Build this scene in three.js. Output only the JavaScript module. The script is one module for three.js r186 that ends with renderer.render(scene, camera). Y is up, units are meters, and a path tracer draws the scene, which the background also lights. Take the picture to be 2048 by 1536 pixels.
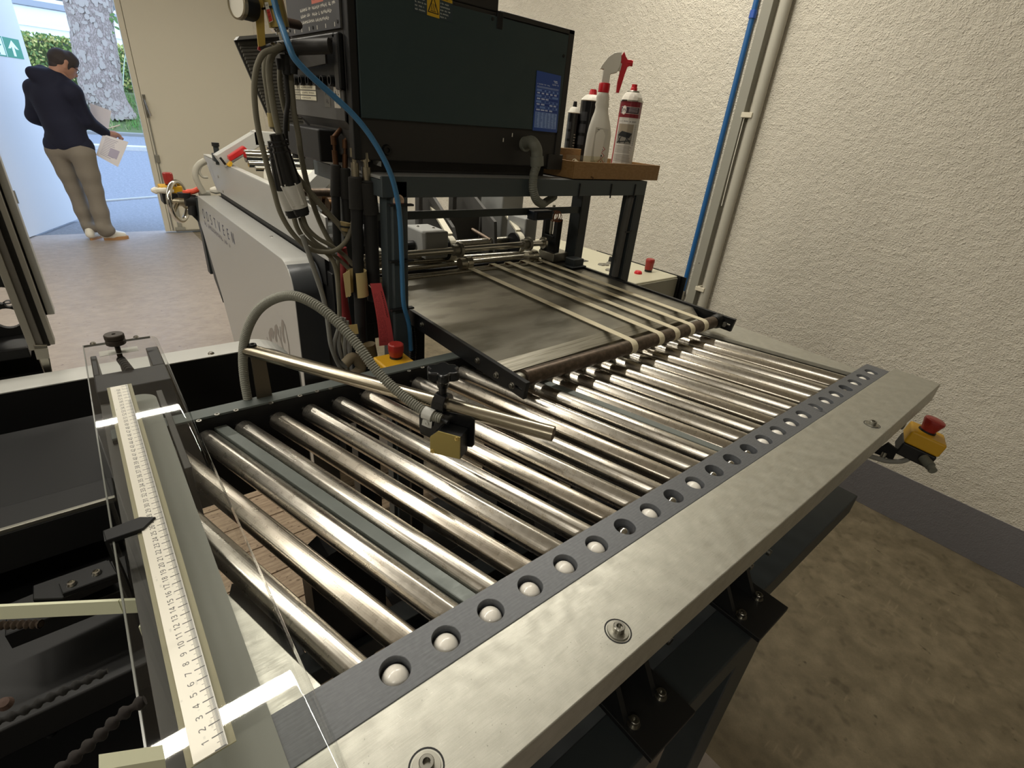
import * as THREE from 'three';
import { RoundedBoxGeometry } from 'three/addons/geometries/RoundedBoxGeometry.js';
import { mergeGeometries, mergeVertices, toCreasedNormals } from 'three/addons/utils/BufferGeometryUtils.js';
import { MarchingCubes } from 'three/addons/objects/MarchingCubes.js';
import { RectAreaLightUniformsLib } from 'three/addons/lights/RectAreaLightUniformsLib.js';
import { createNoise2D } from 'simplex-noise';

// ---------- camera, sky, light, exposure ----------
const H = 1.47;                                   // eye height; the floor is y = 0, the wall on the far side of the machine is x = 2.6
const scene = new THREE.Scene();
const camera = new THREE.PerspectiveCamera(75.465, 2048 / 1536, 0.03, 120);
camera.rotation.order = 'YXZ';
camera.rotation.set(-0.4781546, -0.72807616, 0.09936025);
camera.position.set(0, H, 0);
camera.updateMatrixWorld(true);
scene.add(camera);
scene.background = new THREE.Color().setRGB(0.82, 1.12, 1.72);    // overcast sky, cooler than the lamps indoors
scene.backgroundIntensity = 2.5;
const renderer = new THREE.WebGLRenderer({ antialias: true });
renderer.toneMapping = THREE.LinearToneMapping;
renderer.toneMappingExposure = 1.0;
renderer.shadowMap.enabled = true;
RectAreaLightUniformsLib.init();
const CEIL = 3.07, LAMP = 62, LAMPCOLOR = new THREE.Color().setRGB(1, 0.945, 0.835);

// ---------- small tools ----------
const split = THREE.BufferGeometry.prototype.toNonIndexed;
THREE.BufferGeometry.prototype.toNonIndexed = function () { return this.index ? split.call(this) : this; };
let seed = 7;
const rnd = () => { seed = (seed * 1664525 + 1013904223) >>> 0; return seed / 4294967296; };
const rr = (a, b) => a + (b - a) * rnd();
const V = (x, y, z) => new THREE.Vector3(x, y, z);
const F = 992.485;
function ray(u, v) { return V((u - 1024) / F, -(v - 768) / F, -1).applyEuler(camera.rotation); }
const sx = (u, v, X) => { const d = ray(u, v); return d.multiplyScalar(X / d.x).add(camera.position); };
const sy = (u, v, y) => { const d = ray(u, v); return d.multiplyScalar((y - H) / d.y).add(camera.position); };
const sz = (u, v, z) => { const d = ray(u, v); return d.multiplyScalar(z / d.z).add(camera.position); };

const used = {};
const numbered = (n) => { used[n] = (used[n] ?? -1) + 1; return used[n] ? n + '_' + String(used[n]).padStart(3, '0') : n; };
const BASE = new Map();
function prep(g) {                                // every piece: plain triangles with position, normal, uv
  if (g.index) g = g.toNonIndexed();
  if (!g.attributes.normal) g.computeVertexNormals();
  if (!g.attributes.uv) uvm(g);
  for (const k of Object.keys(g.attributes)) if (!['position', 'normal', 'uv'].includes(k)) g.deleteAttribute(k);
  return g;
}
function uvm(g, s = 1) {                          // uv in metres from the side that a face turns to
  if (g.index) g = g.toNonIndexed();
  const p = g.attributes.position, n = g.attributes.normal, uv = new Float32Array(p.count * 2);
  for (let i = 0; i < p.count; i++) {
    const ax = Math.abs(n.getX(i)), ay = Math.abs(n.getY(i)), az = Math.abs(n.getZ(i));
    let a, b;
    if (ay >= ax && ay >= az) { a = p.getX(i); b = p.getZ(i); } else if (ax >= az) { a = p.getZ(i); b = p.getY(i); } else { a = p.getX(i); b = p.getY(i); }
    uv[2 * i] = a / s; uv[2 * i + 1] = b / s;
  }
  g.setAttribute('uv', new THREE.BufferAttribute(uv, 2));
  return g;
}
const join = (gs) => { gs = (Array.isArray(gs) ? gs : [gs]).map(prep); return gs.length > 1 ? mergeGeometries(gs) : gs[0]; };
function raw(name, geo, mat) { const m = new THREE.Mesh(geo, mat); m.name = name; m.castShadow = m.receiveShadow = true; return m; }
function thing(name, label, category, base = [0, 0, 0], group) {
  const o = new THREE.Group(); o.name = numbered(name); scene.add(o);
  o.position.set(...base); BASE.set(o, V(...base));
  o.userData = { label, category }; if (group) o.userData.group = group;
  return o;
}
function part(parent, name, gs, mat, label) {
  const b = BASE.get(parent), g = join(gs); const gg = b.lengthSq() ? g.clone().translate(-b.x, -b.y, -b.z) : g;
  const m = raw(name, gg, mat); parent.add(m); BASE.set(m, b); if (label) m.userData.label = label;
  return m;
}
function solo(name, gs, mat, label, category, group) {     // a thing that is one mesh
  const m = raw(numbered(name), join(gs), mat); scene.add(m); BASE.set(m, V(0, 0, 0));
  m.userData = { label, category }; if (group) m.userData.group = group;
  return m;
}
function struct(name, gs, mat) { const m = raw(numbered(name), join(gs), mat); m.userData = { kind: 'structure' }; scene.add(m); BASE.set(m, V(0, 0, 0)); return m; }

// boxes by extents, with a small rounding
function B(x0, x1, y0, y1, z0, z1, r = 0.002) {
  const w = Math.abs(x1 - x0), h = Math.abs(y1 - y0), d = Math.abs(z1 - z0); r = Math.min(r, w / 2.2, h / 2.2, d / 2.2);
  const g = r > 0.0004 ? new RoundedBoxGeometry(w, h, d, 1, r) : new THREE.BoxGeometry(w, h, d);
  const t = g.toNonIndexed(); t.translate((x0 + x1) / 2, (y0 + y1) / 2, (z0 + z1) / 2); return uvm(t);
}
function orient(g, from, to) {                    // a y-up piece laid from one point to another
  const d = to.clone().sub(from), q = new THREE.Quaternion().setFromUnitVectors(V(0, 1, 0), d.clone().normalize());
  g.applyQuaternion(q); g.translate(from.x, from.y, from.z); return g;
}
function rod(a, b, r, r2 = r, n = 24) { const L = a.distanceTo(b); const g = new THREE.CylinderGeometry(r2, r, L, n, 1); g.translate(0, L / 2, 0); return orient(g, a, b).toNonIndexed(); }
function lathe(profile, at, dir = V(0, 1, 0), n = 32) {   // profile: [radius, height] pairs
  const g = new THREE.LatheGeometry(profile.map((p) => new THREE.Vector2(p[0], p[1])), n).toNonIndexed();
  return orient(toCreasedNormals(g, 0.6), at, at.clone().add(dir));
}
const hexHead = (at, dir, r, h) => { const g = new THREE.CylinderGeometry(r * 0.96, r, h, 6); g.translate(0, h / 2, 0); return orient(g, at, at.clone().add(dir)).toNonIndexed(); };
function capScrew(at, dir, r, h) {                // socket-head screw with its recess
  return lathe([[0.0001, h * 0.45], [r * 0.5, h * 0.45], [r * 0.52, h], [r * 0.9, h], [r, h * 0.9], [r, 0], [0.0001, 0]], at, dir, 20);
}
function sweep(pts, r, n = 80, m = 12, wave = 0, pitch = 0.01, closed = false) {
  const c = new THREE.CatmullRomCurve3(pts, closed, 'centripetal');
  if (wave) n = Math.min(2400, Math.round(c.getLength() / pitch * 4));
  const fr = c.computeFrenetFrames(n, closed), pos = [], nor = [], uv = [], idx = [], L = c.getLength();
  for (let i = 0; i <= n; i++) {
    const p = c.getPointAt(i / n), R = r * (wave ? 1 + wave * [1, 1, -1, -1][i % 4] : 1);
    for (let j = 0; j <= m; j++) {
      const a = j / m * Math.PI * 2, ca = Math.cos(a), sa = Math.sin(a), N = fr.normals[i], Bn = fr.binormals[i];
      const d = V(N.x * ca + Bn.x * sa, N.y * ca + Bn.y * sa, N.z * ca + Bn.z * sa);
      pos.push(p.x + d.x * R, p.y + d.y * R, p.z + d.z * R); nor.push(d.x, d.y, d.z); uv.push(a / 6.283 * 0.1, i / n * L);
    }
  }
  for (let i = 0; i < n; i++) for (let j = 0; j < m; j++) { const a = i * (m + 1) + j, b = a + m + 1; idx.push(a, a + 1, b, b, a + 1, b + 1); }
  let g = new THREE.BufferGeometry();
  g.setAttribute('position', new THREE.Float32BufferAttribute(pos, 3)); g.setAttribute('normal', new THREE.Float32BufferAttribute(nor, 3)); g.setAttribute('uv', new THREE.Float32BufferAttribute(uv, 2)); g.setIndex(idx);
  if (wave) { g.computeVertexNormals(); }
  const e0 = new THREE.CircleGeometry(r, m), e1 = new THREE.CircleGeometry(r, m);
  const q = new THREE.Quaternion();
  e0.applyQuaternion(q.setFromUnitVectors(V(0, 0, 1), c.getTangentAt(0).negate())); e0.translate(...c.getPointAt(0));
  e1.applyQuaternion(q.setFromUnitVectors(V(0, 0, 1), c.getTangentAt(1))); e1.translate(...c.getPointAt(1));
  return closed ? g.toNonIndexed() : join([g, e0, e1]);
}
// a flat outline given in a plane, thickened: pts are 3D points in one plane, n the direction of the thickness
function slab(pts, t, n, holes = [], bevel = 0) {
  n = n.clone().normalize(); const o = pts[0], ux = pts[1].clone().sub(o); ux.addScaledVector(n, -ux.dot(n)).normalize(); const uy = n.clone().cross(ux);
  const to2 = (p) => { const d = p.clone().sub(o); return new THREE.Vector2(d.dot(ux), d.dot(uy)); };
  const s = new THREE.Shape(pts.map(to2)); for (const h of holes) s.holes.push(new THREE.Path(h.map(to2)));
  const g = new THREE.ExtrudeGeometry(s, { depth: t, bevelEnabled: bevel > 0, bevelSize: bevel, bevelThickness: bevel, bevelSegments: 1, bevelOffset: -bevel, curveSegments: 16 });
  const m = new THREE.Matrix4().makeBasis(ux, uy, n).setPosition(o); g.applyMatrix4(m);
  return uvm(g.toNonIndexed());
}
const circ = (c, ax, ay, r, n = 24, ry = r) => Array.from({ length: n }, (_, i) => c.clone().addScaledVector(ax, r * Math.cos(i / n * 6.28319)).addScaledVector(ay, ry * Math.sin(i / n * 6.28319)));
const rrect = (c, ax, ay, w, h, r, k = 4) => { const o = []; for (const [sx_, sy_, a0] of [[1, 1, 0], [-1, 1, 1], [-1, -1, 2], [1, -1, 3]]) for (let i = 0; i <= k; i++) { const a = (a0 + i / k) * Math.PI / 2; o.push(c.clone().addScaledVector(ax, sx_ * (w / 2 - r) + r * Math.cos(a)).addScaledVector(ay, sy_ * (h / 2 - r) + r * Math.sin(a))); } return o; };
// a four-cornered sheet with uv 0..1: top left, top right, bottom right, bottom left as read
function sheet(tl, tr, br, bl, n = 1, bend = null) {
  const pos = [], uv = [], idx = [];
  for (let j = 0; j <= n; j++) for (let i = 0; i <= n; i++) {
    const a = i / n, b = j / n, p = tl.clone().multiplyScalar((1 - a) * (1 - b)).addScaledVector(tr, a * (1 - b)).addScaledVector(br, a * b).addScaledVector(bl, (1 - a) * b);
    if (bend) p.add(bend(a, b)); pos.push(p.x, p.y, p.z); uv.push(a, 1 - b);
  }
  for (let j = 0; j < n; j++) for (let i = 0; i < n; i++) { const a = j * (n + 1) + i, c = a + n + 1; idx.push(a, c, a + 1, a + 1, c, c + 1); }
  const g = new THREE.BufferGeometry(); g.setAttribute('position', new THREE.Float32BufferAttribute(pos, 3)); g.setAttribute('uv', new THREE.Float32BufferAttribute(uv, 2)); g.setIndex(idx); g.computeVertexNormals();
  return g.toNonIndexed();
}

// ---------- surfaces ----------
const noise2 = createNoise2D(() => rnd());
function tileNoise(x, y, p) {                     // noise that repeats with period p in both directions
  const a = x / p * Math.PI * 2, b = y / p * Math.PI * 2, r = p / (2 * Math.PI);
  return noise2(Math.cos(a) * r + 7.3 * Math.cos(b) * r, Math.sin(a) * r + 7.3 * Math.sin(b) * r + 11) * 0.5 + noise2(Math.sin(b) * r + 31 + Math.cos(a) * r * 1.7, Math.cos(b) * r - Math.sin(a) * r * 1.7) * 0.5;
}
function pix(n, f, m = n) {
  const d = new Uint8Array(n * m * 4);
  for (let j = 0; j < m; j++) for (let i = 0; i < n; i++) { const c = f(i / n, j / m, i, j), k = 4 * (j * n + i); d[k] = Math.max(0, Math.min(255, c[0] * 255)); d[k + 1] = Math.max(0, Math.min(255, c[1] * 255)); d[k + 2] = Math.max(0, Math.min(255, c[2] * 255)); d[k + 3] = 255; }
  return d;
}
function tex(data, n, m, srgb, rep = 1, repY = rep) {
  const t = new THREE.DataTexture(data, n, m); t.wrapS = t.wrapT = THREE.RepeatWrapping; t.magFilter = THREE.LinearFilter; t.minFilter = THREE.LinearMipmapLinearFilter; t.generateMipmaps = true;
  if (srgb) t.colorSpace = THREE.SRGBColorSpace; t.repeat.set(rep, repY); t.needsUpdate = true; return t;
}
function canvasTex(w, h, draw) { const c = document.createElement('canvas'); c.width = w; c.height = h; const g = c.getContext('2d'); draw(g, w, h); const t = new THREE.CanvasTexture(c); t.colorSpace = THREE.SRGBColorSpace; t.anisotropy = 8; return t; }
const fb = (x, y, o = 4) => { let s = 0, a = 0.5, f = 1; for (let i = 0; i < o; i++) { s += a * noise2(x * f + i * 17.1, y * f - i * 9.7); a *= 0.5; f *= 2.03; } return s; };
const hash = (i, j) => { let h = (i * 374761393 + j * 668265263) | 0; h = Math.imul(h ^ (h >>> 13), 1274126177); return ((h ^ (h >>> 16)) >>> 0) / 4294967296; };
const mirror = (t) => 1 - Math.abs(1 - 2 * t);    // mirrored coordinate: no seam where a tile repeats
const mix = (a, b, t) => a + (b - a) * t, clamp = (x) => Math.max(0, Math.min(1, x));
const S = (r, g, b, rough = 0.6, metal = 0, extra = {}) => new THREE.MeshStandardMaterial({ color: new THREE.Color(`rgb(${r},${g},${b})`), roughness: rough, metalness: metal, side: THREE.DoubleSide, ...extra });
const mk = (n, f, m) => pix(n, f, m);
// plaster: lumpy stipple
const plasterBump = tex(mk(1024, (u, v, i, j) => { const x = mirror(u), y = mirror(v); const a = 0.5 + 0.32 * fb(x * 14, y * 14, 3) + 0.34 * Math.pow(Math.max(0, noise2(x * 55, y * 55)), 2) * 1.3 + 0.1 * (hash(i, j) - 0.5) + 0.12 * noise2(x * 130, y * 130); return [a, a, a]; }), 1024, 1024, false, 0.8);
const plasterMap = tex(mk(512, (u, v, i, j) => { const x = mirror(u), y = mirror(v); const t = 0.02 * fb(x * 5, y * 5, 3) + 0.012 * (hash(i, j) - 0.5); const chip = noise2(x * 23 + 40, y * 23) > 0.9 && noise2(x * 60, y * 60 + 9) > 0.45 ? -0.09 : 0; return [0.83 + t + chip, 0.805 + t + chip, 0.745 + t + chip]; }), 512, 512, true, 0.5);
const M = {};
M.wall = new THREE.MeshStandardMaterial({ map: plasterMap, bumpMap: plasterBump, bumpScale: 0.006, roughness: 0.85 });
M.band = S(112, 110, 112, 0.75, 0, { bumpMap: plasterBump, bumpScale: 0.0015 });
M.ceiling = S(214, 211, 202, 0.9);
M.wallfar = S(150, 146, 136, 0.9);  // walls out of view, grey-beige chosen to bounce less light
// concrete floor with stains, scuffs and oil spots
const concrete = tex(mk(1024, (u, v, i, j) => {
  const x = mirror(u), y = mirror(v); const n = fb(x * 6, y * 6, 5), m = fb(x * 15 + 5, y * 15, 4);
  let t = 0.0 + 0.07 * n + 0.05 * m + 0.03 * (hash(i, j) - 0.5);
  const st = noise2(x * 9 + 70, y * 9 + 3) + 0.4 * noise2(x * 30, y * 30); if (st > 0.55) t -= 0.07 * clamp((st - 0.55) * 2);
  const sp = noise2(x * 13 + 7, y * 12 + 90) + 0.25 * noise2(x * 50, y * 50); if (sp > 0.93) t -= 0.17 * clamp((sp - 0.93) * 5);
  const sc = noise2(x * 6 + 3 + y * 4, y * 40 + 12) * clamp(0.5 + noise2(x * 3 + 50, y * 3)); if (sc > 0.75) t += 0.07 * clamp((sc - 0.75) * 6);
  return [0.475 + t * 0.95, 0.432 + t * 0.9, 0.345 + t * 0.8];
}), 1024, 1024, true, 1 / 2.1);
const concRough = tex(mk(256, (u, v, i, j) => { const t = 0.5 + 0.16 * fb(mirror(u) * 9, mirror(v) * 9, 4); return [t, t, t]; }), 256, 256, false, 0.6);
M.concrete = new THREE.MeshStandardMaterial({ map: concrete, roughnessMap: concRough, roughness: 1.0, bumpMap: concRough, bumpScale: 0.002 });
// worn wooden floor: pinkish beige, faint board lines, black scuffs
const woodf = tex(mk(1024, (u, v, i, j) => {
  const x = mirror(u), y = v; const board = Math.floor(y * 16), fy = y * 16 - board; const bt = (hash(board, 3) - 0.5) * 0.035;
  let t = bt * 0.3 + 0.04 * fb(x * 6, mirror(y) * 8, 4) + 0.02 * (hash(i, j) - 0.5); if (fy < 0.02) t -= 0.012;
  const sp = noise2(x * 16 + 7, mirror(y) * 26 + 90) + 0.2 * noise2(x * 70, mirror(y) * 70); if (sp > 0.93) t -= 0.22 * clamp((sp - 0.93) * 6);
  const sc = noise2(x * 7 + 3, mirror(y) * 46 + 12); if (sc > 0.72) t -= 0.09 * clamp((sc - 0.72) * 5);
  const sw = noise2(x * 5 + 63, mirror(y) * 60 + 2); if (sw > 0.8) t += 0.07 * clamp((sw - 0.8) * 6);
  return [0.63 + t, 0.59 + t, 0.555 + t * 0.9];
}), 1024, 1024, true, 1 / 2, 1 / 2);
const woodRough = tex(mk(256, (u, v) => { const t = 0.42 + 0.14 * fb(mirror(u) * 12, mirror(v) * 22, 4); return [t, t, t]; }), 256, 256, false, 0.7);
M.wood = new THREE.MeshStandardMaterial({ map: woodf, roughnessMap: woodRough, roughness: 1 });
const plankTex = (k) => tex(mk(256, (u, v, i, j) => { let t = 0.06 * noise2(u * 3 + k * 9, v * 38) + 0.05 * fb(u * 9 + k, v * 22, 3) + 0.03 * (hash(i, j + k) - 0.5); if (noise2(u * 14 + k * 5, v * 20) > 0.78) t -= 0.16; return [0.60 + t, 0.52 + t, 0.425 + t * 0.9]; }), 256, 256, true, 2, 2);
M.planks = [0, 1, 2].map((k) => new THREE.MeshStandardMaterial({ map: plankTex(k), roughness: 0.62 }));
// metals
const steelMap = tex(mk(512, (u, v, i, j) => { // u around the roller, v along it
  const y = mirror(v); let t = 0.03 * fb(mirror(u) * 4, y * 30, 3) + 0.02 * (hash(i, j) - 0.5) + 0.02 * (hash(7, j) - 0.5);
  let b = 0; const d = noise2(mirror(u) * 2 + 5, y * 6 + 2) + 0.35 * noise2(mirror(u) * 30, y * 60); if (d > 0.85) b = 0.1 * clamp((d - 0.85) * 4); if (noise2(mirror(u) * 16, y * 50 + 40) > 0.93) b += 0.08;
  return [0.79 + t * 0.5 - b, 0.77 + t * 0.5 - b * 1.3, 0.73 + t * 0.5 - b * 1.7];
}), 512, 512, true, 1, 2);
const steelRough = tex(mk(512, (u, v, i, j) => { const t = 0.29 + 0.03 * fb(mirror(u) * 4, mirror(v) * 14, 3) + 0.02 * (hash(11, j) - 0.5); return [t, t, t]; }), 512, 512, false, 1, 2);
M.roller = new THREE.MeshStandardMaterial({ map: steelMap, roughnessMap: steelRough, roughness: 1.0, metalness: 1 });
M.steel = S(176, 172, 160, 0.3, 1, { roughnessMap: steelRough, roughness: 1 });
M.chrome = S(205, 203, 196, 0.13, 1);
M.bolt = S(150, 148, 140, 0.3, 1);
M.zinc = S(160, 158, 148, 0.42, 1);
M.nickel = S(168, 160, 140, 0.35, 1);
M.bronze = S(92, 72, 52, 0.45, 1);
const rustTex = tex(mk(512, (u, v, i, j) => { const y = mirror(v); const n = fb(mirror(u) * 3, y * 9, 4), t = 0.05 * n + 0.05 * (hash(i, j) - 0.5) + 0.03 * (hash(5, j) - 0.5); const r = clamp(0.5 + n * 0.9); return [mix(0.36, 0.41, r) + t, mix(0.325, 0.35, r) + t, mix(0.285, 0.3, r) + t]; }), 512, 512, true, 1, 1.6);
M.darkroller = new THREE.MeshStandardMaterial({ map: rustTex, roughness: 0.4, metalness: 0.75 });
// milled aluminium: streaks along the bar (u), blotches and scratches
const aluMap = tex(mk(1024, (u, v, i, j) => {
  const x = mirror(u), y = mirror(v); let t = 0.035 * fb(x * 7, y * 7, 5) + 0.02 * noise2(x * 8, y * 240) + 0.02 * (hash(i, j) - 0.5);
  const s1 = noise2(x * 150 + y * 60, y * 9 - x * 14); if (s1 > 0.9) t += 0.09 * clamp((s1 - 0.9) * 11); const s2 = noise2(x * 18 + 40 - y * 20, y * 170 + x * 30); if (s2 > 0.91) t += 0.07 * clamp((s2 - 0.91) * 12);
  const sp = noise2(x * 90 + 3, y * 90 + 8); if (sp > 0.93) t -= 0.2;
  return [0.72 + t, 0.715 + t, 0.675 + t];
}), 1024, 1024, true, 2.2);
const aluRough = tex(mk(512, (u, v, i, j) => { const x = mirror(u), y = mirror(v); const t = 0.46 + 0.1 * fb(x * 8, y * 8, 4) + 0.05 * noise2(x * 6, y * 150); return [t, t, t]; }), 512, 512, false, 2.2);
M.alu = new THREE.MeshStandardMaterial({ map: aluMap, roughnessMap: aluRough, roughness: 1, metalness: 0.82, side: THREE.DoubleSide });
const pvcMap = tex(mk(512, (u, v, i, j) => { const x = mirror(u), y = mirror(v); const ridge = 0.02 * Math.sin(j / 512 * 6.283 * 64) ; const t = 0.02 * noise2(x * 5, y * 90) + ridge * (0.5 + 0.5 * noise2(x * 4, y * 3)) + 0.02 * fb(x * 10, y * 10, 3); return [0.36 + t, 0.37 + t, 0.385 + t]; }), 512, 512, true, 6, 4);
M.pvc = new THREE.MeshStandardMaterial({ map: pvcMap, roughness: 0.42, metalness: 0.1, side: THREE.DoubleSide });
M.galv = S(104, 110, 106, 0.55, 0.3, { roughnessMap: aluRough, roughness: 1 });
M.rail = S(92, 99, 96, 0.5, 0.2);
M.black = S(8, 9, 10, 0.55);
M.blackgloss = S(13, 14, 15, 0.22);
M.blackmetal = S(20, 21, 22, 0.42, 0.3);
M.rubber = S(24, 24, 23, 0.75);
M.foam = S(44, 43, 40, 0.95, 0, { bumpMap: plasterBump, bumpScale: 0.0006 });
M.frame = S(62, 70, 72, 0.5, 0.1);
M.framed = S(40, 46, 48, 0.5, 0.1);
M.greendark = S(40, 58, 60, 0.55, 0, { roughnessMap: concRough, roughness: 1 });
M.meltblack = S(38, 36, 33, 0.55);
M.panelgrey = S(74, 73, 70, 0.6);
M.silver = S(172, 172, 168, 0.36, 0.25);
M.silverlight = S(190, 190, 184, 0.4, 0.1);
M.darkpanel = S(54, 56, 57, 0.42, 0.1);
M.paintgrey = S(152, 153, 150, 0.4, 0.05);
M.boxgrey = S(150, 151, 148, 0.5, 0.2);
M.white = S(228, 224, 210, 0.5);
M.ball = new THREE.MeshPhysicalMaterial({ color: new THREE.Color('rgb(236,232,222)'), roughness: 0.25, clearcoat: 0.3 });
M.cream = S(226, 216, 186, 0.75);
M.beltcream = S(216, 210, 190, 0.7);
M.beltgreen = S(218, 220, 190, 0.55);
M.red = S(150, 40, 34, 0.38);
M.redbright = S(206, 28, 40, 0.35);
M.orange = S(226, 84, 56, 0.45);
M.yellow = S(206, 158, 26, 0.45);
M.brass = S(196, 172, 104, 0.32, 0.85);
M.gold = S(168, 152, 92, 0.4, 0.7);
M.blue = S(28, 92, 150, 0.4);
M.bluelight = S(120, 158, 186, 0.35);
M.conduit = S(176, 172, 158, 0.55);
M.trunk = S(146, 144, 132, 0.5);
M.clip = S(214, 206, 184, 0.6);
M.corr = S(128, 128, 117, 0.5, 0.2);
M.cable = S(112, 108, 92, 0.8);
M.cableblack = S(30, 29, 27, 0.7);
M.cablegrey = S(128, 128, 122, 0.6);
M.tape = S(206, 204, 196, 0.7);
M.elbow = S(112, 114, 104, 0.6);
const oakTex = tex(mk(256, (u, v, i, j) => { const t = 0.05 * fb(mirror(u) * 6, mirror(v) * 16, 4) + 0.03 * (hash(i, j) - 0.5); return [0.56 + t, 0.425 + t, 0.25 + t]; }), 256, 256, true, 4);
M.tray = new THREE.MeshStandardMaterial({ map: oakTex, roughness: 0.6 });
// conveyor bed: steel sheet with dark smears running along the belts and scratches
const bedMap = tex(mk(1024, (u, v, i, j) => {
  const x = u, y = v; let t = 0.05 * fb(x * 4, y * 7, 4) + 0.02 * (hash(i, j) - 0.5);
  const sm = fb(x * 3 + 20, y * 6 + 4, 4); t -= 0.10 * clamp(sm * 2.0 + 0.05);
  const s1 = noise2(x * 150 - y * 4, y * 5); const gate = clamp((y - 0.1) * 2); if (s1 > 0.9) t -= 0.15 * gate * clamp((s1 - 0.9) * 9);
  return [0.585 + t, 0.57 + t, 0.52 + t];
}), 1024, 1024, true);
M.bed = new THREE.MeshStandardMaterial({ map: bedMap, roughness: 0.34, metalness: 0.75 });
M.plexi = new THREE.MeshPhysicalMaterial({ color: 0xffffff, roughness: 0.03, transmission: 1, thickness: 0, ior: 1.49, side: THREE.DoubleSide });
// outdoors
const asph = tex(mk(512, (u, v, i, j) => { const t = 0.1 * (hash(i >> 1, j >> 1) - 0.5) + 0.08 * (hash(i, j) - 0.5) + 0.05 * fb(mirror(u) * 6, mirror(v) * 6, 3); return [0.47 + t, 0.48 + t, 0.49 + t]; }), 512, 512, true, 1.5);
M.asphalt = new THREE.MeshStandardMaterial({ map: asph, roughness: 0.9, bumpMap: asph, bumpScale: 0.004 });
M.kerb = S(186, 182, 172, 0.85, 0, { bumpMap: concRough, bumpScale: 0.01 });
M.kerbdark = S(128, 126, 118, 0.9);
const barkMap = tex(mk(512, (u, v, i, j) => { const x = mirror(u), y = mirror(v); const n = noise2(x * 9, y * 7) + 0.6 * noise2(x * 21 + 3, y * 14); const pl = n > 0.35 ? 1 : n > -0.15 ? 0.6 : 0.15; const t = 0.08 * fb(x * 20, y * 20, 3); return [mix(0.5, 0.63, pl) + t, mix(0.44, 0.56, pl) + t, mix(0.38, 0.5, pl) + t]; }), 512, 512, true, 1.2, 0.8);
M.bark = new THREE.MeshStandardMaterial({ map: barkMap, roughness: 0.95, bumpMap: barkMap, bumpScale: 0.03 });
M.leaf = [S(120, 140, 62, 0.7), S(160, 164, 84, 0.7), S(88, 114, 52, 0.7), S(190, 178, 104, 0.75)];
M.grassblade = [S(96, 138, 62, 0.7), S(120, 150, 72, 0.7), S(150, 152, 96, 0.75)];
M.soil = S(86, 96, 54, 0.95);
M.facade = S(232, 232, 228, 0.8);
M.facadedark = S(70, 72, 66, 0.85);
M.sill = S(150, 152, 152, 0.7);
M.glassdark = S(66, 72, 66, 0.08, 0);
M.winframe = S(240, 240, 238, 0.5);
M.door = S(206, 200, 182, 0.5);
M.doorout = S(212, 214, 212, 0.55);
// ---------- the room ----------
const ZW = -7.13, XR = 2.6, XL = -4.6, ZB = 3.6;
const floorMesh = struct('floor', B(XL - 0.2, 0.98, -0.12, 0, ZW - 0.14, ZB, 0), M.wood);
struct('floor', B(0.98, XR + 0.2, -0.12, 0, ZW - 0.14, ZB, 0), M.concrete);
const planks = 10;                                // the boards that show between the rollers and through the clear cover
for (let i = 0; i < planks; i++) {
  const z1 = -0.82 - i * 0.148, x0 = -0.35, cut = 0.3 + 0.35 * ((i * 0.37) % 1), k = i % 3;
  part(floorMesh, 'plank', B(x0, x0 + cut, -0.004, 0.008, z1 - 0.144, z1, 0.003), M.planks[k]);
  part(floorMesh, 'plank', B(x0 + cut + 0.004, 0.9, -0.004, 0.008, z1 - 0.144, z1, 0.003), M.planks[(k + 1) % 3]);
}
const wr = struct('wall_right', B(XR, XR + 0.2, 0, CEIL, ZW - 0.14, ZB + 0.2, 0), M.wall);
struct('baseboard_right', B(XR - 0.004, XR, 0, 0.227, ZW, ZB, 0.001), M.band);
const XJ0 = -0.482, XJ1 = 0.712;                  // the doorway
struct('wall_back', [B(XL, XJ0 - 0.06, 0, CEIL, ZW - 0.14, ZW, 0), B(XJ1 + 1.25, XR, 0, CEIL, ZW - 0.14, ZW, 0), B(XJ0 - 0.06, XJ1 + 1.25, 2.55, CEIL, ZW - 0.14, ZW, 0)], M.wall);
struct('wall_left', B(XL - 0.2, XL, 0, CEIL, ZW - 0.14, ZB + 0.2, 0), M.wallfar);
struct('wall_front', B(XL, XR, 0, CEIL, ZB, ZB + 0.2, 0), M.wallfar);
struct('ceiling', B(XL - 0.2, XR + 0.2, CEIL, CEIL + 0.2, ZW - 0.14, ZB + 0.2, 0), M.ceiling);
struct('trim', [B(XJ0 - 0.06, XJ0, 0, 2.55, ZW - 0.12, ZW + 0.02), B(XJ0 - 0.06, XJ1 + 1.25, 2.5, 2.55, ZW - 0.12, ZW + 0.02)], M.door);
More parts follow.
